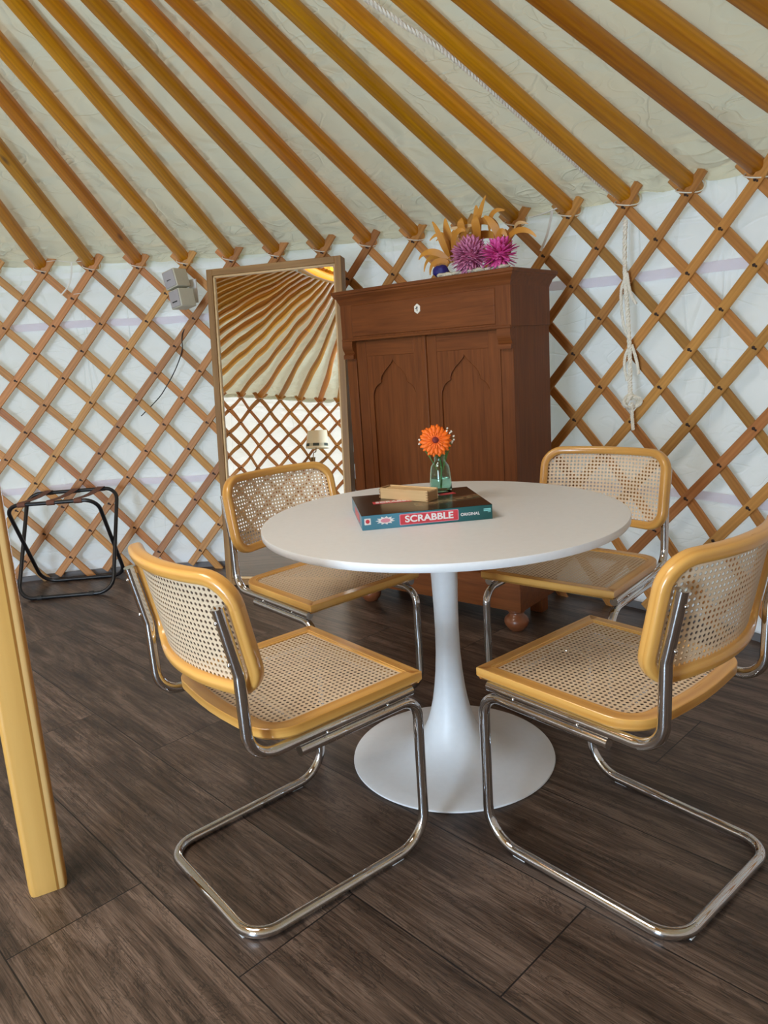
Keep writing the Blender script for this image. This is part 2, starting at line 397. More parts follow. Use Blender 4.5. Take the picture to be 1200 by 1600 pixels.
def ring_profile(bm, outline, prof, closed_prof=True, mi=0):
    """outline: ccw plan polygon (x, y); prof: (inset, z)"""
    n = len(outline); uvl = bm.loops.layers.uv.active; nr = []
    for i in range(n):
        p = Vector(outline[i]); a = (p - Vector(outline[i - 1])).normalized(); b = (Vector(outline[(i + 1) % n]) - p).normalized()
        na, nb = Vector((a.y, -a.x)), Vector((b.y, -b.x)); m = (na + nb).normalized(); nr.append(m / max(.3, m.dot(na)))
    rings = [[bm.verts.new((outline[i][0] - nr[i].x * d, outline[i][1] - nr[i].y * d, z)) for i in range(n)] for d, z in prof]
    L = [0.0]
    for i in range(n): L.append(L[-1] + (Vector(outline[(i + 1) % n]) - Vector(outline[i])).length)
    K = len(prof); rg = K if closed_prof else K - 1; S = [0.0]
    for k in range(K): S.append(S[-1] + math.hypot(prof[(k + 1) % K][0] - prof[k][0], prof[(k + 1) % K][1] - prof[k][1]))
    for k in range(rg):
        A, B = rings[k], rings[(k + 1) % K]
        for i in range(n):
            j = (i + 1) % n; f = bm.faces.new((A[i], A[j], B[j], B[i])); f.material_index = mi
            for lp, uv in zip(f.loops, ((L[i], S[k]), (L[i + 1], S[k]), (L[i + 1], S[k + 1]), (L[i], S[k + 1]))): lp[uvl].uv = uv
    return rings, nr
def copy_tree(o, parent=None):
    c = o.copy(); COL.objects.link(c)
    if parent: c.parent = parent
    for ch in list(o.children): copy_tree(ch, c)
    return c
def text_mesh(name, body, size, mat, parent, loc, rot, extrude=.0004, offset=0.0, sx=1.0, align='CENTER', shear=0):
    cu = bpy.data.curves.new(name, 'FONT'); cu.body = body; cu.size = size; cu.extrude = extrude; cu.offset = offset; cu.align_x = align; cu.align_y = 'CENTER'; cu.shear = shear
    t = bpy.data.objects.new(name + '_tmp', cu); COL.objects.link(t)
    me = bpy.data.meshes.new_from_object(t.evaluated_get(bpy.context.evaluated_depsgraph_get()))
    bpy.data.objects.remove(t); me.name = name; me.materials.clear(); me.materials.append(mat)
    o = bpy.data.objects.new(name, me); COL.objects.link(o); o.parent = parent; o.location = loc; o.rotation_euler = rot; o.scale = (sx, 1, 1)
    return o

# ------------------------------------------------------------------ yurt shape functions
def gk(k):
    q = ((k - 7 + 39) % 78) - 39
    return -.0045 * q if abs(q) <= 11 else -math.copysign(.0495 * (39 - abs(q)) / 28, q)
def rad(z):
    return YR + LEAN * (z - YT) / 1.7 + CURV * (1 - (2 * z / YT - 1) ** 2)
def wallpt(k, z, off=0.0, sh=True):
    a = YA + YD * (k + (SHEAR * (z - YT) / 1.7 if sh else 0)); R = rad(z) + off
    return Vector((YX + R * math.cos(a), YY + R * math.sin(a), z))
def outdir(k, z):
    a = YA + YD * (k + SHEAR * (z - YT) / 1.7); return Vector((math.cos(a), math.sin(a), 0))
DOOR0, DOOR1 = 41.9, 46.1
def in_door(k): return DOOR0 < (k % NCOL) < DOOR1

# ------------------------------------------------------------------ setting: ground, floor, canvases
bm = BM(); lathe(bm, [(0, -.12), (60, -.12)], 48, (YX, YY, 0)); build('outdoor_ground_1', bm, M['lawn'], kind='structure')  # unseen lawn around the yurt, bounces light up onto the canvas
bm = BM(); lathe(bm, [(0, -.08), (3.55, -.08), (3.55, 0), (0, 0)], 96, (YX, YY, 0)); build('floor', bm, M['floor'], smooth=False, kind='structure')
NA = NCOL * 10
bm = BM(); rows = 64; grid = []
for i in range(rows + 1):
    z = -.01 + (YT + .10) * i / rows; ring = []
    for j in range(NA):
        k = j / 10.0
        n = noise.fractal(Vector((k * .55, z * 2.2, 3.0)), 1.0, 2.0, 3)
        fold = .014 * n + .009 * math.sin(k * 2.1 + 3 * noise.noise(Vector((k * .3, 0, 9))))* (1 - z / 2.4)
        if z < .25:                                    # loose cloth gathered in level folds along the floor
            fold += .012 * math.sin(z * 62 + 2.5 * noise.noise(Vector((k * .5, z * 3, 1)))) * (1 - z / .25) ** .7
        if z > YT - .12:
            fold += .006 * math.sin(z * 90 + 4 * noise.noise(Vector((k * .4, 0, 5))))
        v = wallpt(k, z, .075 + fold, False)
        ring.append(bm.verts.new(v))
    grid.append(ring)
for i in range(rows):
    z = -.01 + (YT + .10) * i / rows
    for j in range(NA):
        k = (j + .5) / 10.0
        if in_door(k) and z < 1.66: continue
        bm.faces.new((grid[i][j], grid[i][(j + 1) % NA], grid[i + 1][(j + 1) % NA], grid[i + 1][j]))
build('wall_round', bm, M['wall'], kind='structure')
slope = (HA - YT - .05) / YR
bm = BM(); rows = 70; grid = []
for i in range(rows + 1):
    t = i / rows; r = YR + .10 - t * (YR + .10 - RC + .03); ring = []
    for j in range(NA):
        k = j / 10.0
        z = YT + gk(k) * (r / YR) + .05 + (YR - r) * slope + .042
        d = 1 - t
        fr = k - round(k)
        sag = -.010 * (math.cos(fr * 2 * PI) < 0.2) * 0
        sag = -.007 * (1 - math.cos(fr * 2 * PI)) / 2
        edge = max(0.0, 1 - (YR + .10 - r) / .55)
        fold = .010 * noise.fractal(Vector((k * .5, r * 2.2, 7)), 1.0, 2.0, 3)
        fold += edge * .020 * math.sin(r * 95 + 5 * noise.noise(Vector((k * .55, r * 1.5, 2)))) * (.4 + .6 * abs(math.sin(fr * PI)))
        fold += edge * -.016 * abs(math.sin(fr * PI))
        a = YA + YD * k
        ring.append(bm.verts.new((YX + r * math.cos(a), YY + r * math.sin(a), z + sag + max(-.022, fold * 1.5))))
    grid.append(ring)
for i in range(rows):
    for j in range(NA):
        bm.faces.new((grid[i][j], grid[i][(j + 1) % NA], grid[i + 1][(j + 1) % NA], grid[i + 1][j]))
build('ceiling', bm, M['roof'], kind='structure')
# grey skirting strip at the foot of the canvas
bm = BM(); M['skirt'] = plain('grey_base_board', (.16, .155, .16), .7)
pts = [wallpt(k / 2, .0, .055, False) for k in range(2 * NCOL + 1) if not in_door(k / 2)]
i0 = next(i for i in range(len(pts) - 1) if (pts[i + 1] - pts[i]).length > .5)
pts = pts[i0 + 1:-1] + pts[:i0 + 1]
sweep(bm, [p + Vector((0, 0, .014)) for p in pts], [(-.006, -.014), (.006, -.014), (.006, .016), (-.006, .016)], ups=[(0, 0, 1)] * len(pts))
build('baseboard_round', bm, M['skirt'], smooth=False, kind='structure')

# webbing bands on the wall canvas
def strap(name, k0, k1, z0, z1, w, label):
    bm = BM(); P = []; U = []
    n = 60
    for i in range(n + 1):
        k = k0 + (k1 - k0) * i / n; z = z0 + (z1 - z0) * i / n + .004 * math.sin(k * 2)
        P.append(wallpt(k, z, .050 + .002 * math.sin(k * 3), False)); U.append(Vector((0, 0, 1)))
    sweep(bm, P, [(-.0012, -w / 2), (.0012, -w / 2), (.0012, w / 2), (-.0012, w / 2)], ups=U)
    build(name, bm, M['strap'], label=label, cat='webbing strap')
strap('webbing_strap', -6, 18, 1.515, 1.425, .042, 'upper pale lavender webbing band running level behind the lattice across the white wall')
strap('webbing_strap', -6, 18, .545, .520, .038, 'lower pale lavender webbing band running behind the lattice at knee height')

# ------------------------------------------------------------------ lattice
SEC = rrect(.042, .013, .003, 1)
def slat_mesh(k, side, r0, r1, amp):
    """side=+1: '/' slat nearest the room, top crossing at column k; side=-1: '\\' slat behind it"""
    bm = BM(); P = []; U = []
    n = max(4, int((r1 - r0) * 3)); ph = (k * 1.7 + side) % 6.28
    for i in range(n + 1):
        r = r0 + (r1 - r0) * i / n
        kk = k - side * r / 2 + amp * math.sin(r * .55 + ph)
        z = YT + gk(kk) - r * CELL / 2
        off = -.0075 * side
        if r < 0 and side > 0: off += .012 * r
        P.append(wallpt(kk, z, off)); U.append(outdir(kk, z))
    sweep(bm, P, SEC, ups=U)
    if side > 0:
        for r in range(0, 12):
            if r0 <= r <= r1:
                kk = k - r / 2 + amp * math.sin(r * .55 + ph); z = YT + gk(kk) - r * CELL / 2
                p = wallpt(kk, z, -.0075 - .008); nrm = -outdir(kk, z); t = Vector((-nrm.y, nrm.x, 0))
                for sx, sz, rr in ((-.002, .002, .0078), (.007, -.004, .0052)):
                    c = p + t * sx + Vector((0, 0, sz)); q = nrm.to_track_quat('Z', 'Y').to_matrix().to_4x4()
                    g_ = bmesh.ops.create_icosphere(bm, subdivisions=1, radius=rr, matrix=Matrix.Translation(c) @ q @ Matrix.Diagonal((1, 1, .55, 1)))
                    for f in {f for v in g_['verts'] for f in v.link_faces}: f.material_index = 1
    return bm
def clip_door(k, side, r0, r1):
    rs = [r0 + (r1 - r0) * i / 240 for i in range(241)]; out = []; cur = []
    for r in rs:
        if in_door(k - side * r / 2):
            if len(cur) > 12: out.append((cur[0], cur[-1]))
            cur = []
        else: cur.append(r)
    if len(cur) > 12: out.append((cur[0], cur[-1]))
    return out
sections = [(4, 19, 'lattice wall section of crossed pine slats behind and right of the dark cabinet'),
            (-12, 3, 'lattice wall section of crossed pine slats left of the tall mirror'),
            (20, 34, 'lattice wall section on the right of the room beyond the picture edge'),
            (35, 49, 'lattice wall section around the doorway, seen only in the mirror'),
            (50, 65, 'lattice wall section behind the wall lamp, seen only in the mirror')]
for a, b, lab in sections:
    root = empty('lattice_wall', wallpt((a + b) / 2, 0, 0), label=lab, cat='lattice wall', group='lattice wall sections')
    inv = Matrix.Translation(-root.location)
    for k in range(a, b + 1):
        for side in (-1, 1):
            rr = random.Random(k * 7 + side); top = -.50 if side < 0 else -.54
            for r0, r1 in clip_door(k, side, top + rr.uniform(-.05, .05), 11.50 + rr.uniform(0, .1) + gk(k) / .15):
                bm = slat_mesh(k, side, r0, r1, rr.uniform(-.03, .03)); bm.transform(inv)
                build('slat', bm, [M['slat'], M['bolt']], root)

# ------------------------------------------------------------------ roof poles
POLE_L = 2.93
def pole_proto():
    root = empty('roof_pole')
    bm = BM(); n = 40
    P = [(POLE_L * i / n, 0, 0) for i in range(n + 1)]
    P = [(0.0, 0, 0), (.004, 0, 0), (.012, 0, 0)] + P[1:]
    S = [(.80, .80), (.93, .93), (1, 1)] + [(1 - .12 * (i / n), 1 - .1 * (i / n)) for i in range(1, n + 1)]
    sweep(bm, P, rrect(.068, .052, .020, 3), ups=[(0, 0, 1)] * len(P), scales=S)
    build('shaft', bm, M['pole'], root)
    bm = BM(); path = smoothpath([(.045, -.046, .0), (.084, -.036, -.034), (.090, -.004, -.050), (.066, .028, -.047), (.026, .043, -.022), (.016, .038, .020), (.020, 0, .034), (.032, -.034, .028), (.045, -.046, .0)], 5)[:-1]
    sweep(bm, path, circle(.0027, 6), closed=True)
    build('tie_cord', bm, M['cord'], root)
    return root
PL = {-5: None}
pole_labels = {
 -1: 'roof pole crossing the upper left corner region, its end just off the left picture edge',
 0: 'roof pole ending at the lattice tip nearest the left picture edge',
 1: 'second roof pole from the left edge, ending above the folding luggage rack',
 2: 'third roof pole from the left edge, ending left of the white speakers',
 3: 'roof pole whose tied end hangs directly above the two white cube speakers',
 4: 'roof pole ending above the top left corner of the tall mirror',
 5: 'roof pole ending above the left half of the mirror frame top',
 6: 'roof pole ending above the right half of the mirror frame top',
 7: 'roof pole ending above the gap between mirror and dark cabinet',
 8: 'roof pole ending just left of the dried golden leaves on the cabinet',
 9: 'roof pole running down behind the left of the dried flower arrangement',
 10: 'roof pole ending at the right side of the dried flower arrangement',
 11: 'roof pole ending above the right corner of the cabinet, left of the roof rope',
 12: 'roof pole with a pale streak beside the roof rope, ending above the hanging rope',
 13: 'pale yellow roof pole, first to the right of the hanging rope',
 14: 'roof pole reaching the right picture edge at the topmost visible lattice tip',
 15: 'roof pole cut off by the right picture edge high above the front right chair',
 16: 'roof pole crossing only the upper right corner of the picture'}
proto = pole_proto()
AP = Vector((YX, YY, HA))
# hand-made poles do not all point exactly at the middle of the crown
POLE_SKEW = {0: -1.2, 1: -2.7, 2: -3.1, 3: -4.8, 4: 4.9, 8: -3.8, 9: 3.7, 10: 1.2, 11: 1.1, 12: 7.4, 13: 1.2, 14: -1.0, 15: -6.3}
for k in range(-5, NCOL - 5):
    o = proto if k == -5 else copy_tree(proto)
    p0 = wallpt(k, YT + gk(k) + .05, 0)
    ap = AP.copy(); ap.z += gk(k) * .2
    d = (ap - p0).normalized(); p0 = p0 - d * .070
    side = Vector((0, 0, 1)).cross(d).normalized()
    d = (d + side * .002 * POLE_SKEW.get(k, 0)).normalized(); side = Vector((0, 0, 1)).cross(d).normalized(); up = d.cross(side)
    Mx = Matrix((d, side, up)).transposed().to_4x4(); Mx.translation = p0; o.matrix_world = Mx
    if k in pole_labels: tag(o, pole_labels[k], 'roof pole', 'roof poles above the table side')
    elif k < 48: tag(o, 'varnished roof pole on the camera side of the yurt, outside the picture', 'roof pole', 'roof poles outside the picture')
    else: tag(o, 'varnished roof pole across the room, seen only as a curved line in the mirror', 'roof pole', 'roof poles seen in the mirror')

# crown ring and bars
root = empty('crown_ring', (YX, YY, ZC - .03), label='round wooden crown ring holding the upper ends of the roof poles', cat='crown ring')
M['added_sun_cover'] = M['roof']
bm = BM(); P = [(RC * math.cos(2 * PI * i / 72), RC * math.sin(2 * PI * i / 72), 0) for i in range(72)]
sweep(bm, P, rrect(.07, .10, .012, 2), closed=True, ups=[(0, 0, 1)] * 72); build('ring', bm, M['pole'], root)
for a in (.5, .5 + PI / 2):
    bm = BM(); P = [(RC * t * math.cos(a), RC * t * math.sin(a), .03 + .14 * (1 - t * t)) for t in [i / 8 - 1 for i in range(17)]]
    sweep(bm, P, rrect(.05, .03, .008, 2), ups=[(0, 0, 1)] * 17); build('cross_bar', bm, M['pole'], root)
bm = BM(); lathe(bm, [(RC + .10, -.02), (RC * .8, .16), (RC * .4, .24), (0, .27)], 48); build('added_sun_cover', bm, M['roof'], root)  # unseen canvas cap, added to keep sun patches out of the room
# laminated support post
def post(x, y, rz, label):
    bm = BM(); n = 30; H = ZC - .08
    P = [(0, 0, 0), (0, 0, .012), (0, 0, .03)] + [(0, 0, H * i / n) for i in range(1, n + 1)]
    sweep(bm, P, rrect(.086, .082, .014, 3), ups=[(0, 1, 0)] * len(P), scales=[.95, .99, 1] + [1] * n)
    o = build('support_post', bm, M['post'], label=label, cat='post'); o.location = (x, y, 0); o.rotation_euler = (0, 0, rz)
post(-.836, 1.588, math.radians(27), 'laminated striped pine support post standing on the floor at the left picture edge')

# doorway behind the camera
def door():
    t0, t1 = wallpt(DOOR0, .0, 0, False), wallpt(DOOR1, .0, 0, False)
    c = (t0 + t1) / 2; w = (t1 - t0).length; a = math.atan2(t1.y - t0.y, t1.x - t0.x)
    bm = BM()
    for s in (-1, 1): bx(bm, s * w / 2 - .04, s * w / 2 + .04, -.05, .05, 0, 1.72)
    bx(bm, -w / 2 - .04, w / 2 + .04, -.05, .05, 1.66, 1.74); bx(bm, -w / 2, w / 2, -.05, .05, 0, .05)
    o = build('door_1', bm, M['slat'], bevel=.004, kind='structure'); o.location = (c.x, c.y, 0); o.rotation_euler = (0, 0, a)
door()

# ------------------------------------------------------------------ ropes and ties
def rope(bm, path, r=.0055, pitch=.035):
    path = [Vector(p) for p in path]; P = [path[0]]
    for a, b in zip(path, path[1:]):
        n = max(2, int((b - a).length / .006))
        for i in range(1, n + 1): P.append(a.lerp(b, i / n))
    L = 0; T0 = None; strands = [[], [], []]
    for i, p in enumerate(P):
        t = (P[min(i + 1, len(P) - 1)] - P[max(i - 1, 0)]).normalized()
        if i: L += (p - P[i - 1]).length
        u = Vector((0, 0, 1)) if abs(t.z) < .8 else Vector((0, 1, 0)); u = (u - t * u.dot(t)).normalized(); s = t.cross(u)
        for q in range(3):
            a = 2 * PI * (L / pitch + q / 3); strands[q].append(p + (u * math.cos(a) + s * math.sin(a)) * r * .55)
    for q in strands: sweep(bm, q, circle(r * .62, 5))
bm = BM()
rope(bm, smoothpath([(-.10, 2.34, 2.33), (.111, 2.487, 2.244), (.209, 2.555, 2.204), (.369, 2.658, 2.14), (.621, 2.879, 2.026), (.864, 3.099, 1.915), (1.038, 3.254, 1.835), (1.152, 3.339, 1.787)]), .0085, .05)
build('roof_rope', bm, M['cord'], label='long twisted cream rope lying along the roof canvas between two poles', cat='rope')
rv = [(1.176, 3.283, 1.675), (1.173, 3.283, 1.559), (1.172, 3.272, 1.427), (1.178, 3.257, 1.266), (1.18, 3.24, 1.104), (1.177, 3.231, .995), (1.175, 3.217, .93)]
dv = Vector((.5, .86, 0)) * -.012
bm = BM(); root = empty('hanging_rope', (1.176, 3.25, 1.70), label='cream twisted rope hanging in loops and a knot from the lattice', cat='rope')
T = Matrix.Translation(-root.location)
def ro(pts, r=.006):
    bm = BM(); rope(bm, smoothpath([Vector(p) + dv for p in pts]), r, .03); bm.transform(T); return bm
build('main_strand', ro(rv, .0095), M['cord'], root)
build('upper_loop', ro([(1.176, 3.27, 1.45), (1.158, 3.28, 1.40), (1.155, 3.275, 1.33), (1.163, 3.27, 1.25), (1.176, 3.262, 1.20)]), M['cord'], root)
build('upper_tail', ro([(1.178, 3.27, 1.46), (1.184, 3.26, 1.40), (1.192, 3.25, 1.36), (1.206, 3.24, 1.33)]), M['cord'], root)
build('lower_loop', ro([(1.185, 3.245, 1.16), (1.165, 3.25, 1.12), (1.160, 3.25, 1.07), (1.168, 3.24, 1.01)]), M['cord'], root)
build('lower_tail', ro([(1.190, 3.245, 1.16), (1.204, 3.24, 1.11), (1.212, 3.235, 1.07), (1.214, 3.23, 1.035)]), M['cord'], root)
kp = []
for i in range(26):
    a = i / 25 * 2.6 * 2 * PI; kp.append((1.176 + (.030 - .010 * math.cos(a * .7)) * math.cos(a), 3.212 + .016 * math.sin(a * 1.3), .925 + .026 * math.sin(a) - .012 * (i / 25)))
build('knot', ro(kp, .0065), M['cord'], root)
build('rope_end', ro([(1.176, 3.205, .915), (1.178, 3.21, .87), (1.179, 3.198, .80)], .007), M['cord'], root)
def flat(pts, w=.008, th=.0012, rope_up=None):
    bm = BM(); P = smoothpath(pts, 6); sweep(bm, P, [(-w / 2, -th), (w / 2, -th), (w / 2, th), (-w / 2, th)]); return bm
r1 = empty('white_tie', (-1.60, 4.45, 1.75), label='white tape tie knotted to the lattice below the second roof pole from the left', cat='tie'); T = Matrix.Translation(-r1.location)
for nm, pts in (('tape', [(-1.72, 4.42, 1.84), (-1.674, 4.44, 1.845), (-1.575, 4.45, 1.832), (-1.465, 4.45, 1.842)]), ('hanging_end', [(-1.588, 4.446, 1.83), (-1.60, 4.446, 1.76), (-1.627, 4.444, 1.70), (-1.674, 4.44, 1.654)]), ('short_end', [(-1.60, 4.44, 1.655), (-1.56, 4.445, 1.658), (-1.497, 4.445, 1.668)])):
    bm = flat(pts); bm.transform(T); build(nm, bm, M['ribbon'], r1)
r1 = empty('white_tie', (.92, 3.53, 1.72), label='white plastic strap hanging from the eave just right of the cabinet flowers', cat='tie'); T = Matrix.Translation(-r1.location)
for nm, pts in (('upper_band', [(.84, 3.60, 1.765), (.90, 3.56, 1.772), (.955, 3.51, 1.785)]), ('hanging_end', [(.930, 3.53, 1.775), (.922, 3.535, 1.735), (.908, 3.55, 1.673), (.885, 3.575, 1.612)])):
    bm = flat(pts, .011, .002); bm.transform(T); build(nm, bm, M['ribbon'], r1)
bm = BM(); sweep(bm, smoothpath([wallpt(3.0, 1.52, .045), (-1.005, 4.46, 1.395), (-1.021, 4.465, 1.30), (-1.075, 4.47, 1.19), (-1.154, 4.48, 1.08), (-1.21, 4.49, 1.02), (-1.32, 4.50, .93)]), circle(.003, 6))
build('speaker_cable', bm, M['dark'], label='thin black cable running down the canvas from the white speakers', cat='cable')

# ------------------------------------------------------------------ speakers
def speaker(name, loc, yaw, roll, label):
    root = empty(name, loc, (0, roll, yaw), label=label, cat='speaker', group='white cube speakers on the lattice')
    W_, H_, D_ = .092, .100, .105
    bm = BM(); bx(bm, -W_ / 2, W_ / 2, -D_ / 2, D_ / 2, -H_ / 2, H_ / 2); build('cabinet', bm, M['spk'], root, bevel=.005)
    bm = BM(); bx(bm, -W_ / 2 + .006, W_ / 2 - .006, -D_ / 2 - .005, -D_ / 2 + .002, -H_ / 2 + .006, H_ / 2 - .006); gr = build('grille', bm, M['spk_front'], root, bevel=.003)
    return root, gr
s1, g1 = speaker('cube_speaker', (-.972, 4.305, 1.680), math.radians(-30), math.radians(-13), 'upper white cube speaker fixed to the lattice, left of the mirror')
s2, g2 = speaker('cube_speaker', (-.948, 4.300, 1.574), math.radians(-38), math.radians(-9), 'lower white cube speaker fixed to the lattice, left of the mirror')
bm = BM(); bx(bm, -.020, .020, -.0595, -.0572, -.020, -.014); build('badge', bm, M['dark'], s2)
bm = BM(); [bx(bm, a, a + .006, -.0595, -.0572, -.008, -.003) for a in (-.016, -.006, .004)]; build('badge', bm, M['dark'], s1)
bm = BM(); box(bm, (-.90, 4.385, 1.62), (.05, .012, .13), math.radians(-20)); box(bm, (-.93, 4.35, 1.628), (.014, .09, .014), math.radians(-25))
build('speaker_bracket', bm, M['clear'], label='small pale bracket plate behind the two white speakers', cat='bracket', bevel=.003)

# ------------------------------------------------------------------ cantilever chairs
W2, WR, CL = .2175, .2066, .486
def seat_outline():
    hw, fy, ry, r = .2296, .010, -.418, .085; pts = []
    pts += [(hw, fy)]
    pts += [(hw, fy)] * 0
    # ccw seen from above: front right -> front left -> rear left -> rear right
    pts = [(hw, fy - .001), (hw - .003, fy), (-hw + .003, fy), (-hw, fy - .001)]
    for i in range(11):
        a = PI + i / 10 * PI / 2; pts.append((-hw + r + r * math.cos(a), ry + r + r * math.sin(a) * 1.0))
    for i in range(1, 6): x = (-hw + r) + (2 * hw - 2 * r) * i / 6; pts.append((x, ry - .010 * math.sin(PI * i / 6)))
    for i in range(11):
        a = 1.5 * PI + i / 10 * PI / 2; pts.append((hw - r + r * math.cos(a), ry + r + r * math.sin(a)))
    return pts
def back_y(x): return -.488 + .052 * (x / .223) ** 2
def chair_proto():
    root = empty('cantilever_chair')
    R_ = .0127
    z0, z1, z2 = R_, .3945, .4190
    # floor runner and uprights: one bent tube
    pts = [(W2, -.337, z1), (W2, 0, z1), (W2, 0, z0), (WR, -CL, z0), (-WR, -CL, z0), (-W2, 0, z0), (-W2, 0, z1), (-W2, -.337, z1)]
    bm = BM(); sweep(bm, fillet(pts, [0, .052, .085, .065, .065, .085, .052, 0], 9), circle(R_, 16)); build('base_tube', bm, M['chrome'], root)
    for s in (-1, 1):
        pts = [(s * W2, -.018, z2), (s * W2, -.4545, z2), (s * W2, -.457, .606), (s * W2, -.4870, .752)]
        bm = BM(); sweep(bm, fillet(pts, [0, .062, .05, 0], 9), circle(R_, 16)); bt = build('back_tube', bm, M['chrome'], root)
        bm = BM()
        for z in (.632, .722):
            y = -.457 - .2 * (z - .606); g_ = bmesh.ops.create_icosphere(bm, subdivisions=2, radius=.0045, matrix=Matrix.Translation((s * W2, y - R_ - .0005, z)))
        for y in (-.10, -.27): bmesh.ops.create_icosphere(bm, subdivisions=2, radius=.0035, matrix=Matrix.Translation((s * (W2 + R_), y, z2 - .004)))
        build('screw', bm, M['chrome'], bt)
    # clear glides
    for s in (-1, 1):
        for x, y, lx, ly in ((s * (W2 - .001), -.095, .012, .034), (s * (WR - .055), -CL, .034, .012)):
            bm = BM(); box(bm, (x, y, .0016), (lx, ly, .0032)); build('glide', bm, M['clear'], root)
    # seat
    ol = seat_outline(); bm = BM()
    ring_profile(bm, ol, [(.009, .4317), (.0005, .4400), (0, .4425), (0, .4592), (.0014, .4605), (.0265, .4605), (.0272, .4588), (.0325, .4590), (.034, .4575), (.034, .4317)])
    sf = build('seat_frame', bm, M['beech'], root, sharp=22)
    bm = BM(); uvl = bm.loops.layers.uv.active
    rings, nr = ring_profile(bm, ol, [(.0335, .4552), (.0335, .4560)], False)
    for rg in rings: bm.faces.new(rg)
    for f in bm.faces:
        for lp in f.loops: lp[uvl].uv = (lp.vert.co.x, lp.vert.co.y)
    build('seat_cane', bm, M['cane'], root)
    # backrest frame: closed bent loop on a curved, reclined surface
    hw, za, zb, r = .2225, .5575, .8025, .058
    def bp_(x, z): return Vector((x, back_y(x) - .2 * (z - .68), z))
    flat_ = []
    for cx, cz, a0 in ((hw - r, zb - r, 0), (-hw + r, zb - r, 90), (-hw + r, za + r, 180), (hw - r, za + r, 270)):
        for i in range(9):
            a = math.radians(a0 + 90 * i / 8); flat_.append((cx + r * math.cos(a), cz + r * math.sin(a)))
        if a0 in (0, 180):
            s = 1 if a0 == 0 else -1
            for i in range(1, 12): flat_.append((s * (hw - r) * (1 - 2 * i / 12), zb if a0 == 0 else za))
    P = []; U = []
    for x, z in flat_:
        P.append(bp_(x, z)); U.append(Vector((2 * .052 * x / .223 ** 2, -1, -.2)).normalized())
    bm = BM(); sweep(bm, P, rrect(.028, .034, .011, 4), closed=True, ups=U); build('back_frame', bm, M['beech'], root)
    bm = BM(); uvl = bm.loops.layers.uv.active
    nx, nz = 28, 12
    for off in (-.0004, .0004):
        g_ = [[None] * (nz + 1) for _ in range(nx + 1)]
        for i in range(nx + 1):
            for j in range(nz + 1):
                u, v = -1 + 2 * i / nx, -1 + 2 * j / nz
                x = u * (hw - .006); zm = (za + zb) / 2; hz = (zb - za) / 2 - .006
                # keep the corners inside the rounded frame
                q = max(abs(u), abs(v)); e = 4.2; nrm = (abs(u) ** e + abs(v) ** e) ** (1 / e); k = q / nrm if nrm > 0 else 1
                k = 1 - (1 - k) * .9
                x *= k; z = zm + v * hz * k
                g_[i][j] = bm.verts.new(bp_(x, z) + Vector((0, off, 0)))
        for i in range(nx):
            for j in range(nz):
                f = bm.faces.new((g_[i][j], g_[i + 1][j], g_[i + 1][j + 1], g_[i][j + 1]))
                for lp in f.loops: lp[uvl].uv = (lp.vert.co.x, lp.vert.co.z)
    build('back_cane', bm, M['cane'], root)
    return root
CH = chair_proto()
chairs = [(-.0488, 1.8051, -51.6346, 'cane and chrome cantilever chair at front left, its back nearest the laminated post'),
          (.4152, 1.7672, 38.5962, 'cane and chrome cantilever chair at front right, its backrest cut by the right picture edge'),
          (-.0213, 2.3074, -140.7798, 'cane and chrome cantilever chair at back left, its backrest in front of the mirror'),
          (.545, 2.2447, 138.909, 'cane and chrome cantilever chair at back right, between the cabinet and the hanging rope')]
for i, (x, y, a, lab) in enumerate(chairs):
    o = CH if i == 0 else copy_tree(CH)
    o.location = (x, y, 0); o.rotation_euler = (0, 0, math.radians(a)); tag(o, lab, 'chair', 'cantilever chairs around the white table')

# ------------------------------------------------------------------ table
TX, TY, TH = .2073, 2.0416, .7459
root = empty('pedestal_table', (TX, TY, 0), label='round white pedestal table with a flared trumpet base', cat='table')
bm = BM(); lathe(bm, [(0, TH - .022), (.492, TH - .022), (.5040, TH - .020), (.5068, TH - .016), (.5068, TH - .002), (.5055, TH), (0, TH)], 128); build('table_top', bm, M['white'], root)
bm = BM()
prof = [(0, .001), (.297, .001), (.3005, .004), (.2995, .008), (.292, .0105), (.25, .0135), (.20, .019), (.155, .029), (.122, .044), (.098, .063), (.082, .086), (.070, .113), (.060, .145), (.052, .18), (.0455, .22), (.040, .27), (.036, .33), (.0345, .40), (.0355, .48), (.038, .56), (.0415, .65), (.046, TH - .023), (0, TH - .023)]
lathe(bm, prof, 96); build('pedestal', bm, M['white'], root)

# ------------------------------------------------------------------ board game box
M['box_top'] = None
def mat_boxtop():
    m, nt = newmat('printed_box_lid'); g = G(nt)
    o = g.obj(); n = g.noise(g.map(o, (9, 30, 1)), 1.0, 3, .6, 2.0)
    s = g.n('ShaderNodeSeparateXYZ'); nt.links.new(o, s.inputs[0])
    # a streak of green, red and cream artwork across the right half of the dark lid
    band = g.m('SUBTRACT', 1.0, g.m('MINIMUM', 1.0, g.m('MULTIPLY', g.m('ABSOLUTE', g.m('ADD', g.m('SUBTRACT', s.outputs[1], g.m('MULTIPLY', s.outputs[0], .25)), .055)), 26.0)))
    right = g.m('GREATER_THAN', s.outputs[0], -.02)
    art = g.ramp(n, [(.30, (.015, .09, .06)), (.42, (.03, .16, .10)), (.48, (.35, .05, .03)), (.53, (.50, .38, .20)), (.60, (.06, .05, .03))])
    col = g.mix(g.m('MULTIPLY', g.m('MULTIPLY', band, right), .9), (.016, .013, .010), art)
    g.out(g.bsdf(col, .22, 0, None)); return m
M['boxlid'] = mat_boxtop()
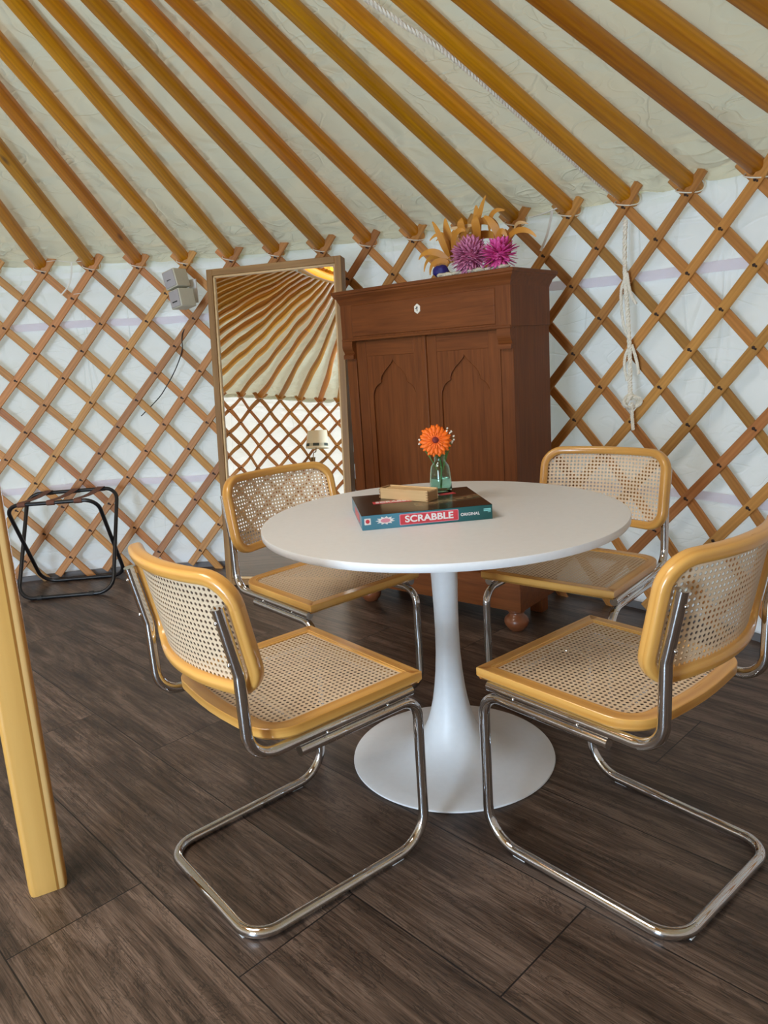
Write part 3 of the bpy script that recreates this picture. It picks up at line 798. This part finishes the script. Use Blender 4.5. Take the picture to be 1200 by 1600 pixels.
def mat_boxside():
    m, nt = newmat('printed_teal_side'); g = G(nt)
    s = g.n('ShaderNodeSeparateXYZ'); nt.links.new(g.obj(), s.inputs[0])
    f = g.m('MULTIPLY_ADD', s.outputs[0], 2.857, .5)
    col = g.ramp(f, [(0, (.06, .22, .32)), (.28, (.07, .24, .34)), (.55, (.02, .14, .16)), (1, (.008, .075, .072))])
    g.out(g.bsdf(col, .28)); return m
M['boxside'] = mat_boxside()
M['red'] = plain('printed_red', (.62, .05, .07), .3); M['print_white'] = plain('printed_white', (.82, .80, .80), .35)
M['pink'] = plain('printed_pink', (.72, .28, .36), .35); M['cyan'] = plain('printed_cyan', (.25, .62, .62), .35)
BXA = math.radians(5.5); BW, BD, BH = .352, .282, .040
root = empty('board_game_box', (.1450, 2.0535, TH), (0, 0, BXA), label='flat dark green board game box with red and white lettering on the white table', cat='game box')
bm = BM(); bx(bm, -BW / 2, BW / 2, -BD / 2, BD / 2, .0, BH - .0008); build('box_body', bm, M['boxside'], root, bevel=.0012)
bm = BM(); bx(bm, -BW / 2, BW / 2, -BD / 2, BD / 2, BH - .0010, BH); build('lid_print', bm, M['boxlid'], root, bevel=.0004)
def rlab(nm, x0, x1, z0, z1, mat, r=.003, dy=.0006, par=root):
    bm = BM(); poly = [((x0 + x1) / 2 + a, (z0 + z1) / 2 + b) for a, b in rrect(x1 - x0, z1 - z0, r, 3)]
    prism(bm, poly, dy + .0004, y0=-BD / 2 - dy); return build(nm, bm, mat, par, smooth=False)
rlab('title_border', -.0755, .0835, .0055, .0350, M['pink']); rlab('title_panel', -.0735, .0815, .0072, .0333, M['red'], .0025, .0009)
text_mesh('title_lettering', 'SCRABBLE', .0245, M['print_white'], root, (.004, -BD / 2 - .0011, .0202), (PI / 2, 0, 0), .0003, .0007, 1.17)
text_mesh('side_lettering', 'ORIGINAL', .0108, M['print_white'], root, (.1150, -BD / 2 - .0007, .0190), (PI / 2, 0, 0), .0003, .0002, 1.05)
rlab('maker_mark', -.169, -.152, .0145, .0315, M['print_white'], .001)
bm = BM(); prism(bm, [(-.1605 + .0055 * math.cos(i * PI / 8), .0235 + .0055 * math.sin(i * PI / 8)) for i in range(16)], .0004, y0=-BD / 2 - .0009); build('maker_emblem', bm, M['red'], root, smooth=False)
bm = BM()
poly = []
for i in range(22):
    a = 2 * PI * i / 22; r_ = .0115 if i % 2 else .0075; poly.append((-.113 + 2.3 * r_ * math.cos(a), .0225 + r_ * math.sin(a)))
prism(bm, poly, .0005, y0=-BD / 2 - .0006); build('side_artwork', bm, M['print_white'], root, smooth=False)
bm = BM(); prism(bm, [(-.113 + 2.0 * .0065 * math.cos(i * PI / 8), .0225 + .0058 * math.sin(i * PI / 8)) for i in range(16)], .0004, y0=-BD / 2 - .0009); build('side_artwork', bm, M['pink'], root, smooth=False)
bm = BM()
for z_ in (.0195, .0232, .0272): bx(bm, .152 if z_ > .02 else .163, .1715, -BD / 2 - .0006, -BD / 2, z_, z_ + (.0028 if z_ > .02 else .0012))
build('corner_print', bm, M['cyan'], root, smooth=False)
# left side print
bm = BM(); box(bm, (-BW / 2 - .0003, -.02, .020), (.0006, .12, .024)); build('left_side_print', bm, M['red'], root)
# lid title, partly under the wooden box
bm = BM(); poly = [(x, y) for x, y in ((-.125, .0), (-.02, .0), (-.02, .036), (-.125, .036))]
box(bm, (-.065, .012, BH + .0003), (.125, .032, .0006)); build('lid_title_panel', bm, M['red'], root)
text_mesh('lid_lettering', 'SCRABBLE', .027, M['print_white'], root, (-.063, .012, BH + .0009), (0, 0, 0), .0003, .0006, .93)
text_mesh('lid_small_lettering', 'ORIGINAL', .010, M['print_white'], root, (.022, -.008, BH + .0003), (0, 0, 0), .0002, .0002)
bm = BM(); box(bm, (.095, .055, BH + .0003), (.05, .022, .0006), .2); build('lid_artwork', bm, M['red'], root)
bm = BM(); box(bm, (.065, .050, BH + .0003), (.03, .012, .0006), .1); build('lid_artwork', bm, M['print_white'], root)

# ------------------------------------------------------------------ wooden sliding box
M['pale'] = wood('pale_birch_box', (.74, .52, .27), (.58, .37, .17), 'obj', 0, .5, grain=.8)
M['pale_end'] = plain('birch_end_grain', (.38, .21, .09), .6)
root = empty('domino_box', (.1225, 2.0875, TH + BH + .0003), (0, 0, math.radians(-37.5)), label='small pale wooden sliding-lid box lying on the board game box', cat='wooden box')
L_, D_, H_ = .161, .056, .0315
bm = BM(); bx(bm, -L_ / 2, L_ / 2, -D_ / 2, -D_ / 2 + .006, 0, H_); build('front_wall', bm, M['pale'], root, bevel=.0006)
bm = BM(); bx(bm, -L_ / 2, L_ / 2, D_ / 2 - .006, D_ / 2, 0, H_); build('back_wall', bm, M['pale'], root, bevel=.0006)
for s in (-1, 1):
    bm = BM(); bx(bm, s * L_ / 2 - .0055, s * L_ / 2 + .0005, -D_ / 2 + .006, D_ / 2 - .006, 0, H_ - (.006 if s > 0 else 0))
    for i in range(4): bx(bm, s * (L_ / 2) - .005, s * (L_ / 2) + .0007, -D_ / 2 - .0004, -D_ / 2 + .0065, .003 + i * .007, .0062 + i * .007)
    build('end_wall', bm, M['pale_end'], root)
bm = BM(); bx(bm, -L_ / 2 + .006, L_ / 2, -D_ / 2 + .005, D_ / 2 - .005, H_ - .0065, H_ - .0025); build('sliding_lid', bm, M['pale'], root, bevel=.0005)
bm = BM(); bx(bm, -L_ / 2, L_ / 2, -D_ / 2 + .005, D_ / 2 - .005, 0, .003); build('bottom', bm, M['pale'], root)

# ------------------------------------------------------------------ vase, gerbera, baby's breath
VX, VY, VZ = .2235, 2.163, TH + BH
VZ += .0005
root = empty('glass_vase', (VX, VY, VZ), label='small green tinted glass bottle vase standing on the board game box', cat='vase')
outer = [(0, 0), (.027, 0), (.0315, .003), (.0330, .010), (.0322, .030), (.0300, .055), (.0282, .070), (.0262, .078), (.0195, .086), (.0160, .092), (.0155, .100), (.0175, .110), (.0205, .118)]
inner = [(.0188, .118), (.0160, .110), (.0138, .100), (.0142, .092), (.0176, .085), (.0240, .077), (.0260, .069), (.0278, .054), (.0298, .030), (.0306, .012), (.0285, .0065), (0, .006)]
bm = BM(); lathe(bm, outer + inner, 48); build('vase_body', bm, M['glass'], root)
bm = BM(); lathe(bm, [(0, .0066), (.0280, .0071), (.0300, .0125), (.0293, .030), (.0283, .040), (0, .040)], 40); build('water', bm, M['water'], root)
M['stem'] = plain('flower_stem', (.10, .28, .06), .5); M['orange'] = None
def mat_petal(name, inner_c, outer_c, sc):
    m, nt = newmat(name); g = G(nt)
    s = g.n('ShaderNodeSeparateXYZ'); nt.links.new(g.uv(), s.inputs[0])
    col = g.ramp(s.outputs[0], [(.15, inner_c), (.8, outer_c)])
    col = g.mix(g.m('MULTIPLY', g.noise(g.map(g.uv(), (2, 60, 1)), sc, 2), .5), col, tuple(c * .75 for c in outer_c))
    g.out(g.bsdf(col, .5)); return m
M['orange'] = mat_petal('orange_petals', (.72, .06, .006), (.93, .165, .006), 1)
M['disc'] = plain('dark_flower_centre', (.16, .012, .012), .7, bump=.6)
def petal(bm, mtx, L, w, lift, curl=.0, mi=0, n=6, tip=.5, th=.0006):
    uvl = bm.loops.layers.uv.active; rows = []
    for i in range(n + 1):
        t = i / n; hw = w * (math.sin(PI * min(1, (.12 + .88 * t)) ** tip) if t < 1 else .22) if False else w * max(.12, math.sin(PI * (.10 + .80 * t)) ** .55) * (1 if t < 1 else .55)
        z = lift * t - curl * t * t; rows.append([bm.verts.new(mtx @ Vector((L * t, s * hw, z + (.10 * w if s == 0 else 0)))) for s in (-1, 0, 1)])
    for i in range(n):
        for j in range(2):
            f = bm.faces.new((rows[i][j], rows[i + 1][j], rows[i + 1][j + 1], rows[i][j + 1])); f.material_index = mi
            for lp, uv in zip(f.loops, ((i / n, j / 2), ((i + 1) / n, j / 2), ((i + 1) / n, (j + 1) / 2), (i / n, (j + 1) / 2))): lp[uvl].uv = uv
def solid(o, th):
    md = o.modifiers.new('thickness', 'SOLIDIFY'); md.thickness = th; return o
fc = Vector((.2125, VY - .012, .9400))
root = empty('gerbera', (VX, VY, VZ + .012), label='orange gerbera with a dark centre standing in the glass vase', cat='flower')
face = (Vector((-.05, -1, .42))).normalized().to_track_quat('Z', 'Y').to_matrix().to_4x4()
loc = fc - root.location
bm = BM()
for lay, (n, L, w, lift) in enumerate(((18, .0455, .0068, .002), (18, .0405, .0066, .006), (18, .022, .0034, .007))):
    for i in range(n):
        a = 2 * PI * (i + .5 * lay) / n + random.uniform(-.05, .05)
        petal(bm, Matrix.Translation(loc) @ face @ Matrix.Rotation(a, 4, 'Z') @ Matrix.Translation((.004, 0, .001 * lay)), L * random.uniform(.93, 1.04), w, lift, .004 + random.uniform(0, .004))
solid(build('petals', bm, M['orange'], root), .0005)
bm = BM(); bmesh.ops.create_uvsphere(bm, u_segments=16, v_segments=8, radius=.0095, matrix=Matrix.Translation(loc) @ face @ Matrix.Translation((0, 0, .006)) @ Matrix.Diagonal((1, 1, .45, 1))); build('flower_centre', bm, M['disc'], root)
bm = BM(); sweep(bm, smoothpath([(0, 0, 0), (.004, .004, .06), (-.004, .004, .11), (loc.x + .001, loc.y + .012, loc.z - .012), (loc.x, loc.y + .001, loc.z - .001)]), circle(.0024, 8)); build('stem', bm, M['stem'], root)
bm = BM()
for i in range(16):
    a = 2 * PI * i / 16; petal(bm, Matrix.Translation((0, 0, .085)) @ Matrix.Rotation(a, 4, 'Z') @ Matrix.Rotation(-1.15 + .3 * (i % 3), 4, 'Y'), .026, .0016, 0, 0)
solid(build('leaflets', bm, M['stem'], root), .0004)
M['blossom'] = plain('white_blossoms', (.86, .80, .70), .6)
def sprig(label, tips, base):
    root = empty('babys_breath', (VX, VY, VZ + .03), label=label, cat='flower sprig', group="baby's breath in the vase")
    bm = BM(); r0 = root.location
    for t in tips: sweep(bm, smoothpath([Vector(base), (Vector(base) + Vector(t)) / 2 - r0 * .5 + Vector((0, .006, .004)), Vector(t) - r0], 5), circle(.0006, 5))
    build('stem', bm, M['stem'], root)
    for t in tips:
        bm = BM()
        for q in range(3):
            c = Vector(t) - r0 + Vector((random.uniform(-.0015, .0015), random.uniform(-.0015, .0015), random.uniform(-.0015, .0015)))
            bmesh.ops.create_icosphere(bm, subdivisions=1, radius=random.uniform(.0018, .0028), matrix=Matrix.Translation(c))
        build('blossom', bm, M['blossom'], root)
sprig("spray of tiny white baby's breath at the right of the orange flower", [(.248, VY - .005, .965), (.262, VY, .962), (.257, VY - .004, .958), (.268, VY, .948), (.267, VY, .938), (.263, VY, .933), (.258, VY, .934), (.262, VY, .930), (.255, VY - .008, .922), (.250, VY, .972)], (.008, 0, .03))
sprig("sparse white baby's breath at the left of the orange flower", [(.166, VY - .003, .944), (.166, VY - .004, .933), (.176, VY, .921), (.181, VY, .915)], (-.006, 0, .03))

# ------------------------------------------------------------------ cabinet
CX, CY, CA = .275, 3.240, -.704
root = empty('oak_cabinet', (CX, CY, 0), (0, 0, CA), label='tall dark red-brown oak cabinet with gothic arched doors and bun feet', cat='cabinet')
D = .337; HW = .440
bm = BM(); bx(bm, -HW + .005, HW - .005, .034, D, .205, 1.43); build('body', bm, M['oakv'], root, bevel=.002)
bm = BM(); bx(bm, -HW, HW, .0, D, 1.268, 1.431); build('upper_case', bm, M['oakv'], root, bevel=.002)
# cornice: moulded, wider towards the top
ol = [(HW, D), (-HW, D), (-HW, 0), (HW, 0)]
bm = BM()
ring, _ = ring_profile(bm, [(HW, D), (-HW, D), (-HW, 0), (HW, 0)], [(0, 1.424), (-.002, 1.432), (-.006, 1.440), (-.010, 1.452), (-.019, 1.462), (-.022, 1.466), (-.022, 1.470), (-.027, 1.474), (-.027, 1.484), (-.024, 1.487)], False)
bm.faces.new(ring[0]); bm.faces.new(ring[-1]); build('cornice', bm, M['oakh'], root)
bm = BM(); bx(bm, -.372, .372, -.004, .02, 1.281, 1.421); dr = build('drawer', bm, M['oakh'], root, bevel=.004)
bm = BM(); prism(bm, [(.0175 * math.cos(i * PI / 3 + PI / 6), 1.374 + .021 * math.sin(i * PI / 3 + PI / 6)) for i in range(6)], .003, y0=-.0065); ke = build('keyhole_plate', bm, M['bone'], dr, smooth=False)
bm = BM(); prism(bm, [(.0035 * math.cos(i * PI / 6), 1.380 + .0035 * math.sin(i * PI / 6)) for i in range(12)], .0012, y0=-.0075); bx(bm, -.0016, .0016, -.0075, -.0063, 1.364, 1.379); bx(bm, -.010, -.002, -.0075, -.0063, 1.374, 1.377); build('keyhole', bm, M['dark'], dr, smooth=False)
bm = BM(); bx(bm, -HW + .002, HW - .002, -.006, .03, 1.262, 1.274); build('ledge', bm, M['oakh'], root, bevel=.003)
for s in (-1, 1):
    bm = BM(); bx(bm, min(s * .379, s * .436), max(s * .379, s * .436), .018, .05, .235, 1.262); build('pilaster', bm, M['oakv'], root, bevel=.003)
    bm = BM(); prof = [(.03, 1.262), (-.004, 1.262), (-.006, 1.240), (-.003, 1.225), (.006, 1.213), (.010, 1.205), (-.001, 1.201), (-.001, 1.183), (.03, 1.183)]
    A = [bm.verts.new((s * .377, y, z)) for y, z in prof]; B = [bm.verts.new((s * .437, y, z)) for y, z in prof]
    for i in range(len(prof)): j = (i + 1) % len(prof); bm.faces.new((A[i], A[j], B[j], B[i]))
    bm.faces.new(A); bm.faces.new(B); build('corbel', bm, M['oakh'], root)
def arch(cx, hw, z_sp, z_ap):
    """ogee arch, left spring -> apex -> right spring"""
    L = [(-1.0, 0.0), (-.98, .11), (-.90, .24), (-.78, .33), (-.64, .38), (-.60, .40), (-.61, .46), (-.54, .58), (-.38, .71), (-.20, .82), (-.08, .90), (-.02, .96), (0, 1.0)]
    P = [(cx + a * hw, z_sp + b * (z_ap - z_sp)) for a, b in L]
    return P + [(2 * cx - x, z) for x, z in reversed(P[:-1])]
def cab_door(x0, x1, cx, ahw):
    yf = .022
    zt, zb = 1.258, .240; rail = 1.190; st = .056
    bm = BM(); bx(bm, x0, x0 + st, yf, .036, zb, zt); bx(bm, x1 - st, x1, yf, .036, zb, zt)
    d = build('door', bm, M['oakv'], root, bevel=.0015)
    for za_, zb_ in ((rail, zt), (zb, zb + .08)):
        bm = BM(); bx(bm, x0 + st, x1 - st, yf + .001, .036, za_, zb_); build('rail', bm, M['oakh'], d, bevel=.0015)
    xs0, xs1 = x0 + st, x1 - st
    P = arch(cx, ahw, 1.003, 1.172)
    # fretted board around the arch (left half, right half), standing proud of the panel
    bm = BM()
    half = P[:13]; top = rail + .0
    for sgn, pts in ((1, half), (-1, P[12:])):
        if sgn == 1:
            for (ax, az), (bx_, bz) in zip(pts, pts[1:]):
                for y in (yf + .003,):
                    v = [bm.verts.new((xs0, y, az)), bm.verts.new((ax, y, az)), bm.verts.new((bx_, y, bz)), bm.verts.new((xs0, y, bz))]
                    bm.faces.new(v)
                    w = [bm.verts.new((ax, y, az)), bm.verts.new((ax, y + .014, az)), bm.verts.new((bx_, y + .014, bz)), bm.verts.new((bx_, y, bz))]
                    bm.faces.new(w)
        else:
            for (ax, az), (bx_, bz) in zip(pts, pts[1:]):
                y = yf + .003
                v = [bm.verts.new((ax, y, az)), bm.verts.new((xs1, y, az)), bm.verts.new((xs1, y, bz)), bm.verts.new((bx_, y, bz))]
                bm.faces.new(v)
                w = [bm.verts.new((ax, y, az)), bm.verts.new((ax, y + .014, az)), bm.verts.new((bx_, y + .014, bz)), bm.verts.new((bx_, y, bz))]
                bm.faces.new(w)
    y = yf + .003
    v = [bm.verts.new((xs0, y, 1.172)), bm.verts.new((xs1, y, 1.172)), bm.verts.new((xs1, y, rail + .002)), bm.verts.new((xs0, y, rail + .002))]; bm.faces.new(v)
    for xa, xb in ((xs0, cx - ahw), (cx + ahw, xs1)):
        bx(bm, xa, xb, y, y + .013, .30, 1.003)
    sweep(bm, [(x, yf + .0028, z) for x, z in P], circle(.0016, 5))
    build('arched_panel', bm, M['oakv'], d, smooth=False)
    return d
cab_door(-.376, .004, -.173, .122)
cab_door(.012, .376, .203, .120)
bm = BM(); bx(bm, -.002, .020, .0125, .036, .240, 1.262); build('centre_strip', bm, M['oakv'], root, bevel=.004)
bm = BM()
ring, _ = ring_profile(bm, [(HW + .012, D), (-HW - .012, D), (-HW - .012, -.012), (HW + .012, -.012)], [(0, .095), (0, .196), (.003, .202), (.006, .212), (.012, .220), (.014, .232), (.020, .238)], False)
bm.faces.new(ring[0]); bm.faces.new(ring[-1]); build('plinth', bm, M['oakh'], root, bevel=.002)
bm = BM(); M['bun'] = plain('turned_reddish_wood', (.24, .075, .028), .35, Coat_Weight=.3)
bp = [(0, 0), (.030, 0), (.034, .004), (.047, .020), (.053, .036), (.050, .052), (.038, .064), (.032, .070), (.030, .078), (.037, .084), (.037, .0955), (0, .0955)]
for sx in (-1, 1):
    bm = BM(); lathe(bm, bp, 28, (sx * (HW - .035), .035, 0)); build('bun_foot', bm, M['bun'], root)
    bm = BM(); bx(bm, sx * (HW - .06) - .03, sx * (HW - .06) + .03, D - .075, D - .015, 0, .0955); build('block_foot', bm, M['oakv'], root, bevel=.003)

# ------------------------------------------------------------------ dried arrangement on the cabinet
M['feather'] = mat_petal('golden_dried_leaf', (.46, .18, .02), (.72, .34, .05), 1)
M['feather2'] = mat_petal('pale_dried_leaf', (.60, .36, .14), (.80, .56, .30), 1)
M['magenta'] = mat_petal('magenta_chrysanthemum', (.36, .01, .09), (.72, .26, .44), 1)
M['pinkfl'] = mat_petal('pink_dahlia', (.62, .03, .22), (.82, .12, .42), 1)
M['blue'] = plain('dark_blue_bloom', (.02, .015, .16), .6); M['moss'] = plain('cream_moss', (.70, .66, .50), .9, bump=.6)
rootx = .20
FB = Vector((CX, CY, 0)) + Matrix.Rotation(CA, 3, 'Z') @ Vector((rootx, .11, 1.487))
root = empty('dried_arrangement', FB, (0, 0, CA), label='dried golden leaves with two magenta blooms lying on top of the oak cabinet', cat='dried flowers')
# traced once from zoomed view; converted to metres on the cabinet's own plane
def zc(u, v):
    px, py = 640 + u / 5.4545, 300 + v / 5.4545
    x = .016 + (px - 680) * .002946 + (425 - py) * .000247; z = 1.520 + (425 - py) * .00259 - (px - 680) * .00041
    return (x - rootx, max(z - 1.487, .016))
fe = [((390, 590), (300, 550), (240, 590), (235, 700), 26, 0), ((390, 590), (250, 500), (120, 520), (130, 670), 24, 0), ((390, 590), (300, 470), (180, 480), (120, 570), 30, 0),
      ((390, 590), (350, 520), (250, 500), (210, 600), 22, 1), ((395, 590), (350, 450), (310, 320), (290, 215), 48, 0), ((380, 560), (330, 420), (240, 260), (150, 400), 30, 0),
      ((370, 540), (320, 400), (250, 340), (190, 400), 24, 0), ((385, 540), (380, 480), (350, 330), (265, 255), 30, 0), ((400, 560), (350, 420), (340, 330), (390, 300), 22, 0),
      ((560, 430), (480, 380), (430, 280), (350, 300), 34, 1), ((570, 430), (540, 330), (530, 200), (530, 110), 52, 0), ((600, 400), (590, 250), (600, 120), (655, 45), 28, 0),
      ((600, 300), (650, 200), (740, 240), (790, 365), 36, 0), ((700, 330), (700, 200), (740, 150), (830, 170), 26, 0), ((485, 480), (500, 330), (640, 310), (770, 400), 40, 0),
      ((400, 500), (420, 360), (500, 300), (540, 330), 34, 0), ((440, 390), (440, 330), (500, 270), (590, 285), 24, 1), ((840, 480), (830, 380), (850, 290), (905, 380), 36, 0),
      ((870, 420), (940, 320), (1060, 300), (1135, 385), 26, 0), ((840, 450), (870, 380), (920, 330), (1000, 325), 24, 0), ((880, 320), (900, 255), (950, 255), (1005, 275), 16, 1),
      ((820, 450), (800, 340), (740, 230), (670, 215), 34, 0), ((520, 430), (500, 330), (520, 250), (500, 230), 40, 0), ((620, 420), (660, 320), (640, 240), (640, 215), 44, 0), ((850, 520), (840, 430), (820, 350), (800, 310), 34, 0)]
for idx, (a, b, c, d, w, kind) in enumerate(fe):
    A, B, C_, D_ = [Vector((zc(*q)[0], 0, zc(*q)[1])) for q in (a, b, c, d)]
    y0 = random.uniform(-.03, .05); dy = random.uniform(-.05, .05); P = []; S = []
    for i in range(15):
        t = i / 14; p = A * (1 - t) ** 3 + B * 3 * t * (1 - t) ** 2 + C_ * 3 * t * t * (1 - t) + D_ * t ** 3
        p.y = y0 + dy * math.sin(PI * t * .7); P.append(p); S.append((max(.04, math.sin(PI * (.06 + .90 * t ** .8)) ** .8), 1))
    hw = w / 5.4545 * .0029 / 2 * 1.75
    bm = BM(); sweep(bm, P, [(-hw, 0.001), (0, -.0018), (hw, .001), (0, .0004)], ups=[Vector((0, -1, .25))] * 15, scales=S)
    uvl = bm.loops.layers.uv.active
    for f in bm.faces:
        for lp in f.loops: lp[uvl].uv = (lp[uvl].uv[0] * 4, lp[uvl].uv[1] * 10)
    build('dried_leaf', bm, M['feather2' if kind else 'feather'], root)
def bloom(nm, u, v, R, n, L, w, mat, label, tilt):
    cx, cz = zc(u, v); bm = BM(); C0 = Vector((cx, -.035, cz)); bmesh.ops.create_icosphere(bm, subdivisions=2, radius=R * .62, matrix=Matrix.Translation(C0))
    for i in range(n):
        ph = math.acos(1 - 1.25 * (i + .5) / n); th = i * 2.39996
        dr_ = Vector((math.sin(ph) * math.cos(th), math.sin(ph) * math.sin(th), math.cos(ph)))
        dr_ = Matrix.Rotation(tilt[0], 3, 'X') @ Matrix.Rotation(tilt[1], 3, 'Y') @ dr_
        q = dr_.to_track_quat('X', 'Z').to_matrix().to_4x4()
        petal(bm, Matrix.Translation(C0 + dr_ * R * .35) @ q @ Matrix.Rotation(random.uniform(-.4, .4), 4, 'X'), L * random.uniform(.8, 1.1), w, random.uniform(-.004, .010), random.uniform(-.004, .012), n=4)
    for v_ in bm.verts: v_.co.z = max(v_.co.z, .003)
    o = build(nm, bm, mat, root, label=label); solid(o, .0006)
bloom('bloom', 600, 540, .080, 300, .058, .0066, M['magenta'], 'left, darker magenta incurved bloom', (PI / 2, -.2))
bloom('bloom', 835, 525, .058, 120, .058, .0090, M['pinkfl'], 'right, brighter pink pointed bloom', (PI / 2, .3))
bm = BM(); cx, cz = zc(330, 640); bmesh.ops.create_icosphere(bm, subdivisions=3, radius=.030, matrix=Matrix.Translation((cx, -.04, .030)) @ Matrix.Diagonal((1.1, 1, .95, 1)))
for v in bm.verts: v.co += Vector((noise.noise(v.co * 60), noise.noise(v.co * 55 + Vector((5, 0, 0))), noise.noise(v.co * 50))) * .008
build('blue_bloom', bm, M['blue'], root, label='small dark blue dried bloom')
bm = BM()
for t in range(9):
    c = Vector((-.10 + .036 * t, -.06 + random.uniform(-.008, .008), .011)); bmesh.ops.create_icosphere(bm, subdivisions=2, radius=.020, matrix=Matrix.Translation(c) @ Matrix.Diagonal((1.4, .9, .5, 1)))
for v in bm.verts: v.co += Vector((noise.noise(v.co * 60), noise.noise(v.co * 55 + Vector((5, 0, 0))), abs(noise.noise(v.co * 50)))) * .007; v.co.z = max(v.co.z, .0005)
build('moss_bed', bm, M['moss'], root)

# ------------------------------------------------------------------ tall mirror
MW, MH, MT = .744, 1.694, .096
root = empty('leaning_mirror', (-.446, 3.826, .0085), (-MT, 0, -.273), label='tall brown wood framed mirror leaning against the lattice left of the cabinet', cat='mirror')
fb, fd = .034, .075
bm = BM(); bx(bm, -MW / 2, -MW / 2 + fb, 0, fd, 0, MH); build('frame_stile', bm, M['mframe'], root, bevel=.002)
bm = BM(); bx(bm, MW / 2 - fb, MW / 2, 0, fd, 0, MH); build('frame_stile', bm, M['mframe'], root, bevel=.002)
for za_ in (0, MH - fb):
    bm = BM(); bx(bm, -MW / 2 + fb, MW / 2 - fb, 0, fd, za_, za_ + fb); build('frame_rail', bm, M['mframeh'], root, bevel=.002)
bm = BM(); q = .010
for a in ((-MW / 2 + fb, -MW / 2 + fb + q, fb, MH - fb), (MW / 2 - fb - q, MW / 2 - fb, fb, MH - fb), (-MW / 2 + fb, MW / 2 - fb, fb, fb + q), (-MW / 2 + fb, MW / 2 - fb, MH - fb - q, MH - fb)): bx(bm, a[0], a[1], .008, .024, a[2], a[3])
build('inner_lip', bm, M['pale'], root, bevel=.002)
bm = BM(); bx(bm, -MW / 2 + fb + .002, MW / 2 - fb - .002, .018, .022, fb + .002, MH - fb - .002); build('mirror_glass', bm, M['mirror'], root, smooth=False)
bm = BM(); bx(bm, -MW / 2 + fb, MW / 2 - fb, .026, .060, fb, MH - fb); build('back_board', bm, M['mframe'], root)

# ------------------------------------------------------------------ luggage rack
root = empty('luggage_rack', (-1.695, 3.932, 0), (0, 0, .048), label='black tubular folding luggage rack with brown straps beside the left lattice wall', cat='luggage rack')
RW, RH, RD, RR = .516, .537, .314, .011
def loop(y0, y1, w):
    a = [(0, y0, RR), (w / 2, y0, RR), (w / 2, y1, RH), (-w / 2, y1, RH), (-w / 2, y0, RR), (0, y0, RR)]
    return fillet(a, [0, .085, .075, .075, .085, 0], 8)[:-1]
for nm, y0, y1, w in (('outer_loop', 0.0, .352, RW), ('inner_loop', RD + .02, -.006, RW - .03)):
    bm = BM(); sweep(bm, loop(y0, y1, w), circle(RR, 12), closed=True); build(nm, bm, M['black'], root)
for x in (-.14, .14):
    bm = BM(); sweep(bm, [(x - .012, 0, RR), (x + .012, 0, RR)], circle(RR + .003, 12)); build('foot_collar', bm, M['dark'], root)
for x in (-.155, .0, .145):
    P = []
    for a in range(7): t = PI * 1.5 - a / 6 * PI; P.append((x, -.006 + (RR + .002) * math.cos(t), RH + (RR + .002) * math.sin(t)))
    for i in range(1, 8): s = i / 8; P.append((x + .02 * s, -.006 + .358 * s, RH + RR + .002 - .010 * math.sin(PI * s)))
    for a in range(7): t = PI * .5 - a / 6 * PI; P.append((x + .02, .352 + (RR + .002) * math.cos(t), RH + (RR + .002) * math.sin(t)))
    bm = BM(); sweep(bm, P, [(-.021, -.0012), (.021, -.0012), (.021, .0012), (-.021, .0012)], ups=None); build('strap', bm, M['leather'], root)

# ------------------------------------------------------------------ wall lamp (reflected in the mirror)
LX, LY, LZ = -3.66, -1.08, 1.22
a0 = math.atan2(LY - YY, LX - YX)
root = empty('wall_lamp', (LX, LY, LZ), (0, 0, a0), label='cream drum wall lamp with a dark patterned band, seen in the mirror', cat='lamp')
M['shade'] = plain('cream_linen_shade', (.85, .76, .56), .8); M['brass'] = plain('aged_brass', (.30, .20, .09), .35, 1.0)
def mat_band():
    m, nt = newmat('patterned_band'); g = G(nt); s = g.n('ShaderNodeSeparateXYZ'); nt.links.new(g.obj(), s.inputs[0])
    an = g.m('MULTIPLY', g.m('ARCTAN2', s.outputs[1], s.outputs[0]), 7.0); sq = g.m('GREATER_THAN', g.m('SINE', an), .2)
    g.out(g.bsdf(g.mix(sq, (.05, .06, .05), (.55, .52, .38)), .8)); return m
M['band'] = mat_band()
bm = BM(); lathe(bm, [(.165, -.115), (.130, .115), (.127, .115), (.162, -.115)], 40, close=True); build('shade', bm, M['shade'], root)
bm = BM(); lathe(bm, [(.1635, -.090), (.1580, -.052), (.1565, -.052), (.162, -.090)], 40, close=True); build('shade_band', bm, M['band'], root)
bm = BM(); bmesh.ops.create_uvsphere(bm, u_segments=16, v_segments=10, radius=.03); build('bulb', bm, M['bone'], root)
bm = BM(); sweep(bm, fillet([(0, 0, -.03), (0, 0, -.16), (.20, 0, -.16), (.20, 0, -.42)], [0, .04, .05, 0]), circle(.008, 8)); build('arm', bm, M['brass'], root)
bm = BM(); box(bm, (.212, 0, -.30), (.012, .07, .16)); build('wall_plate', bm, M['brass'], root, bevel=.003)
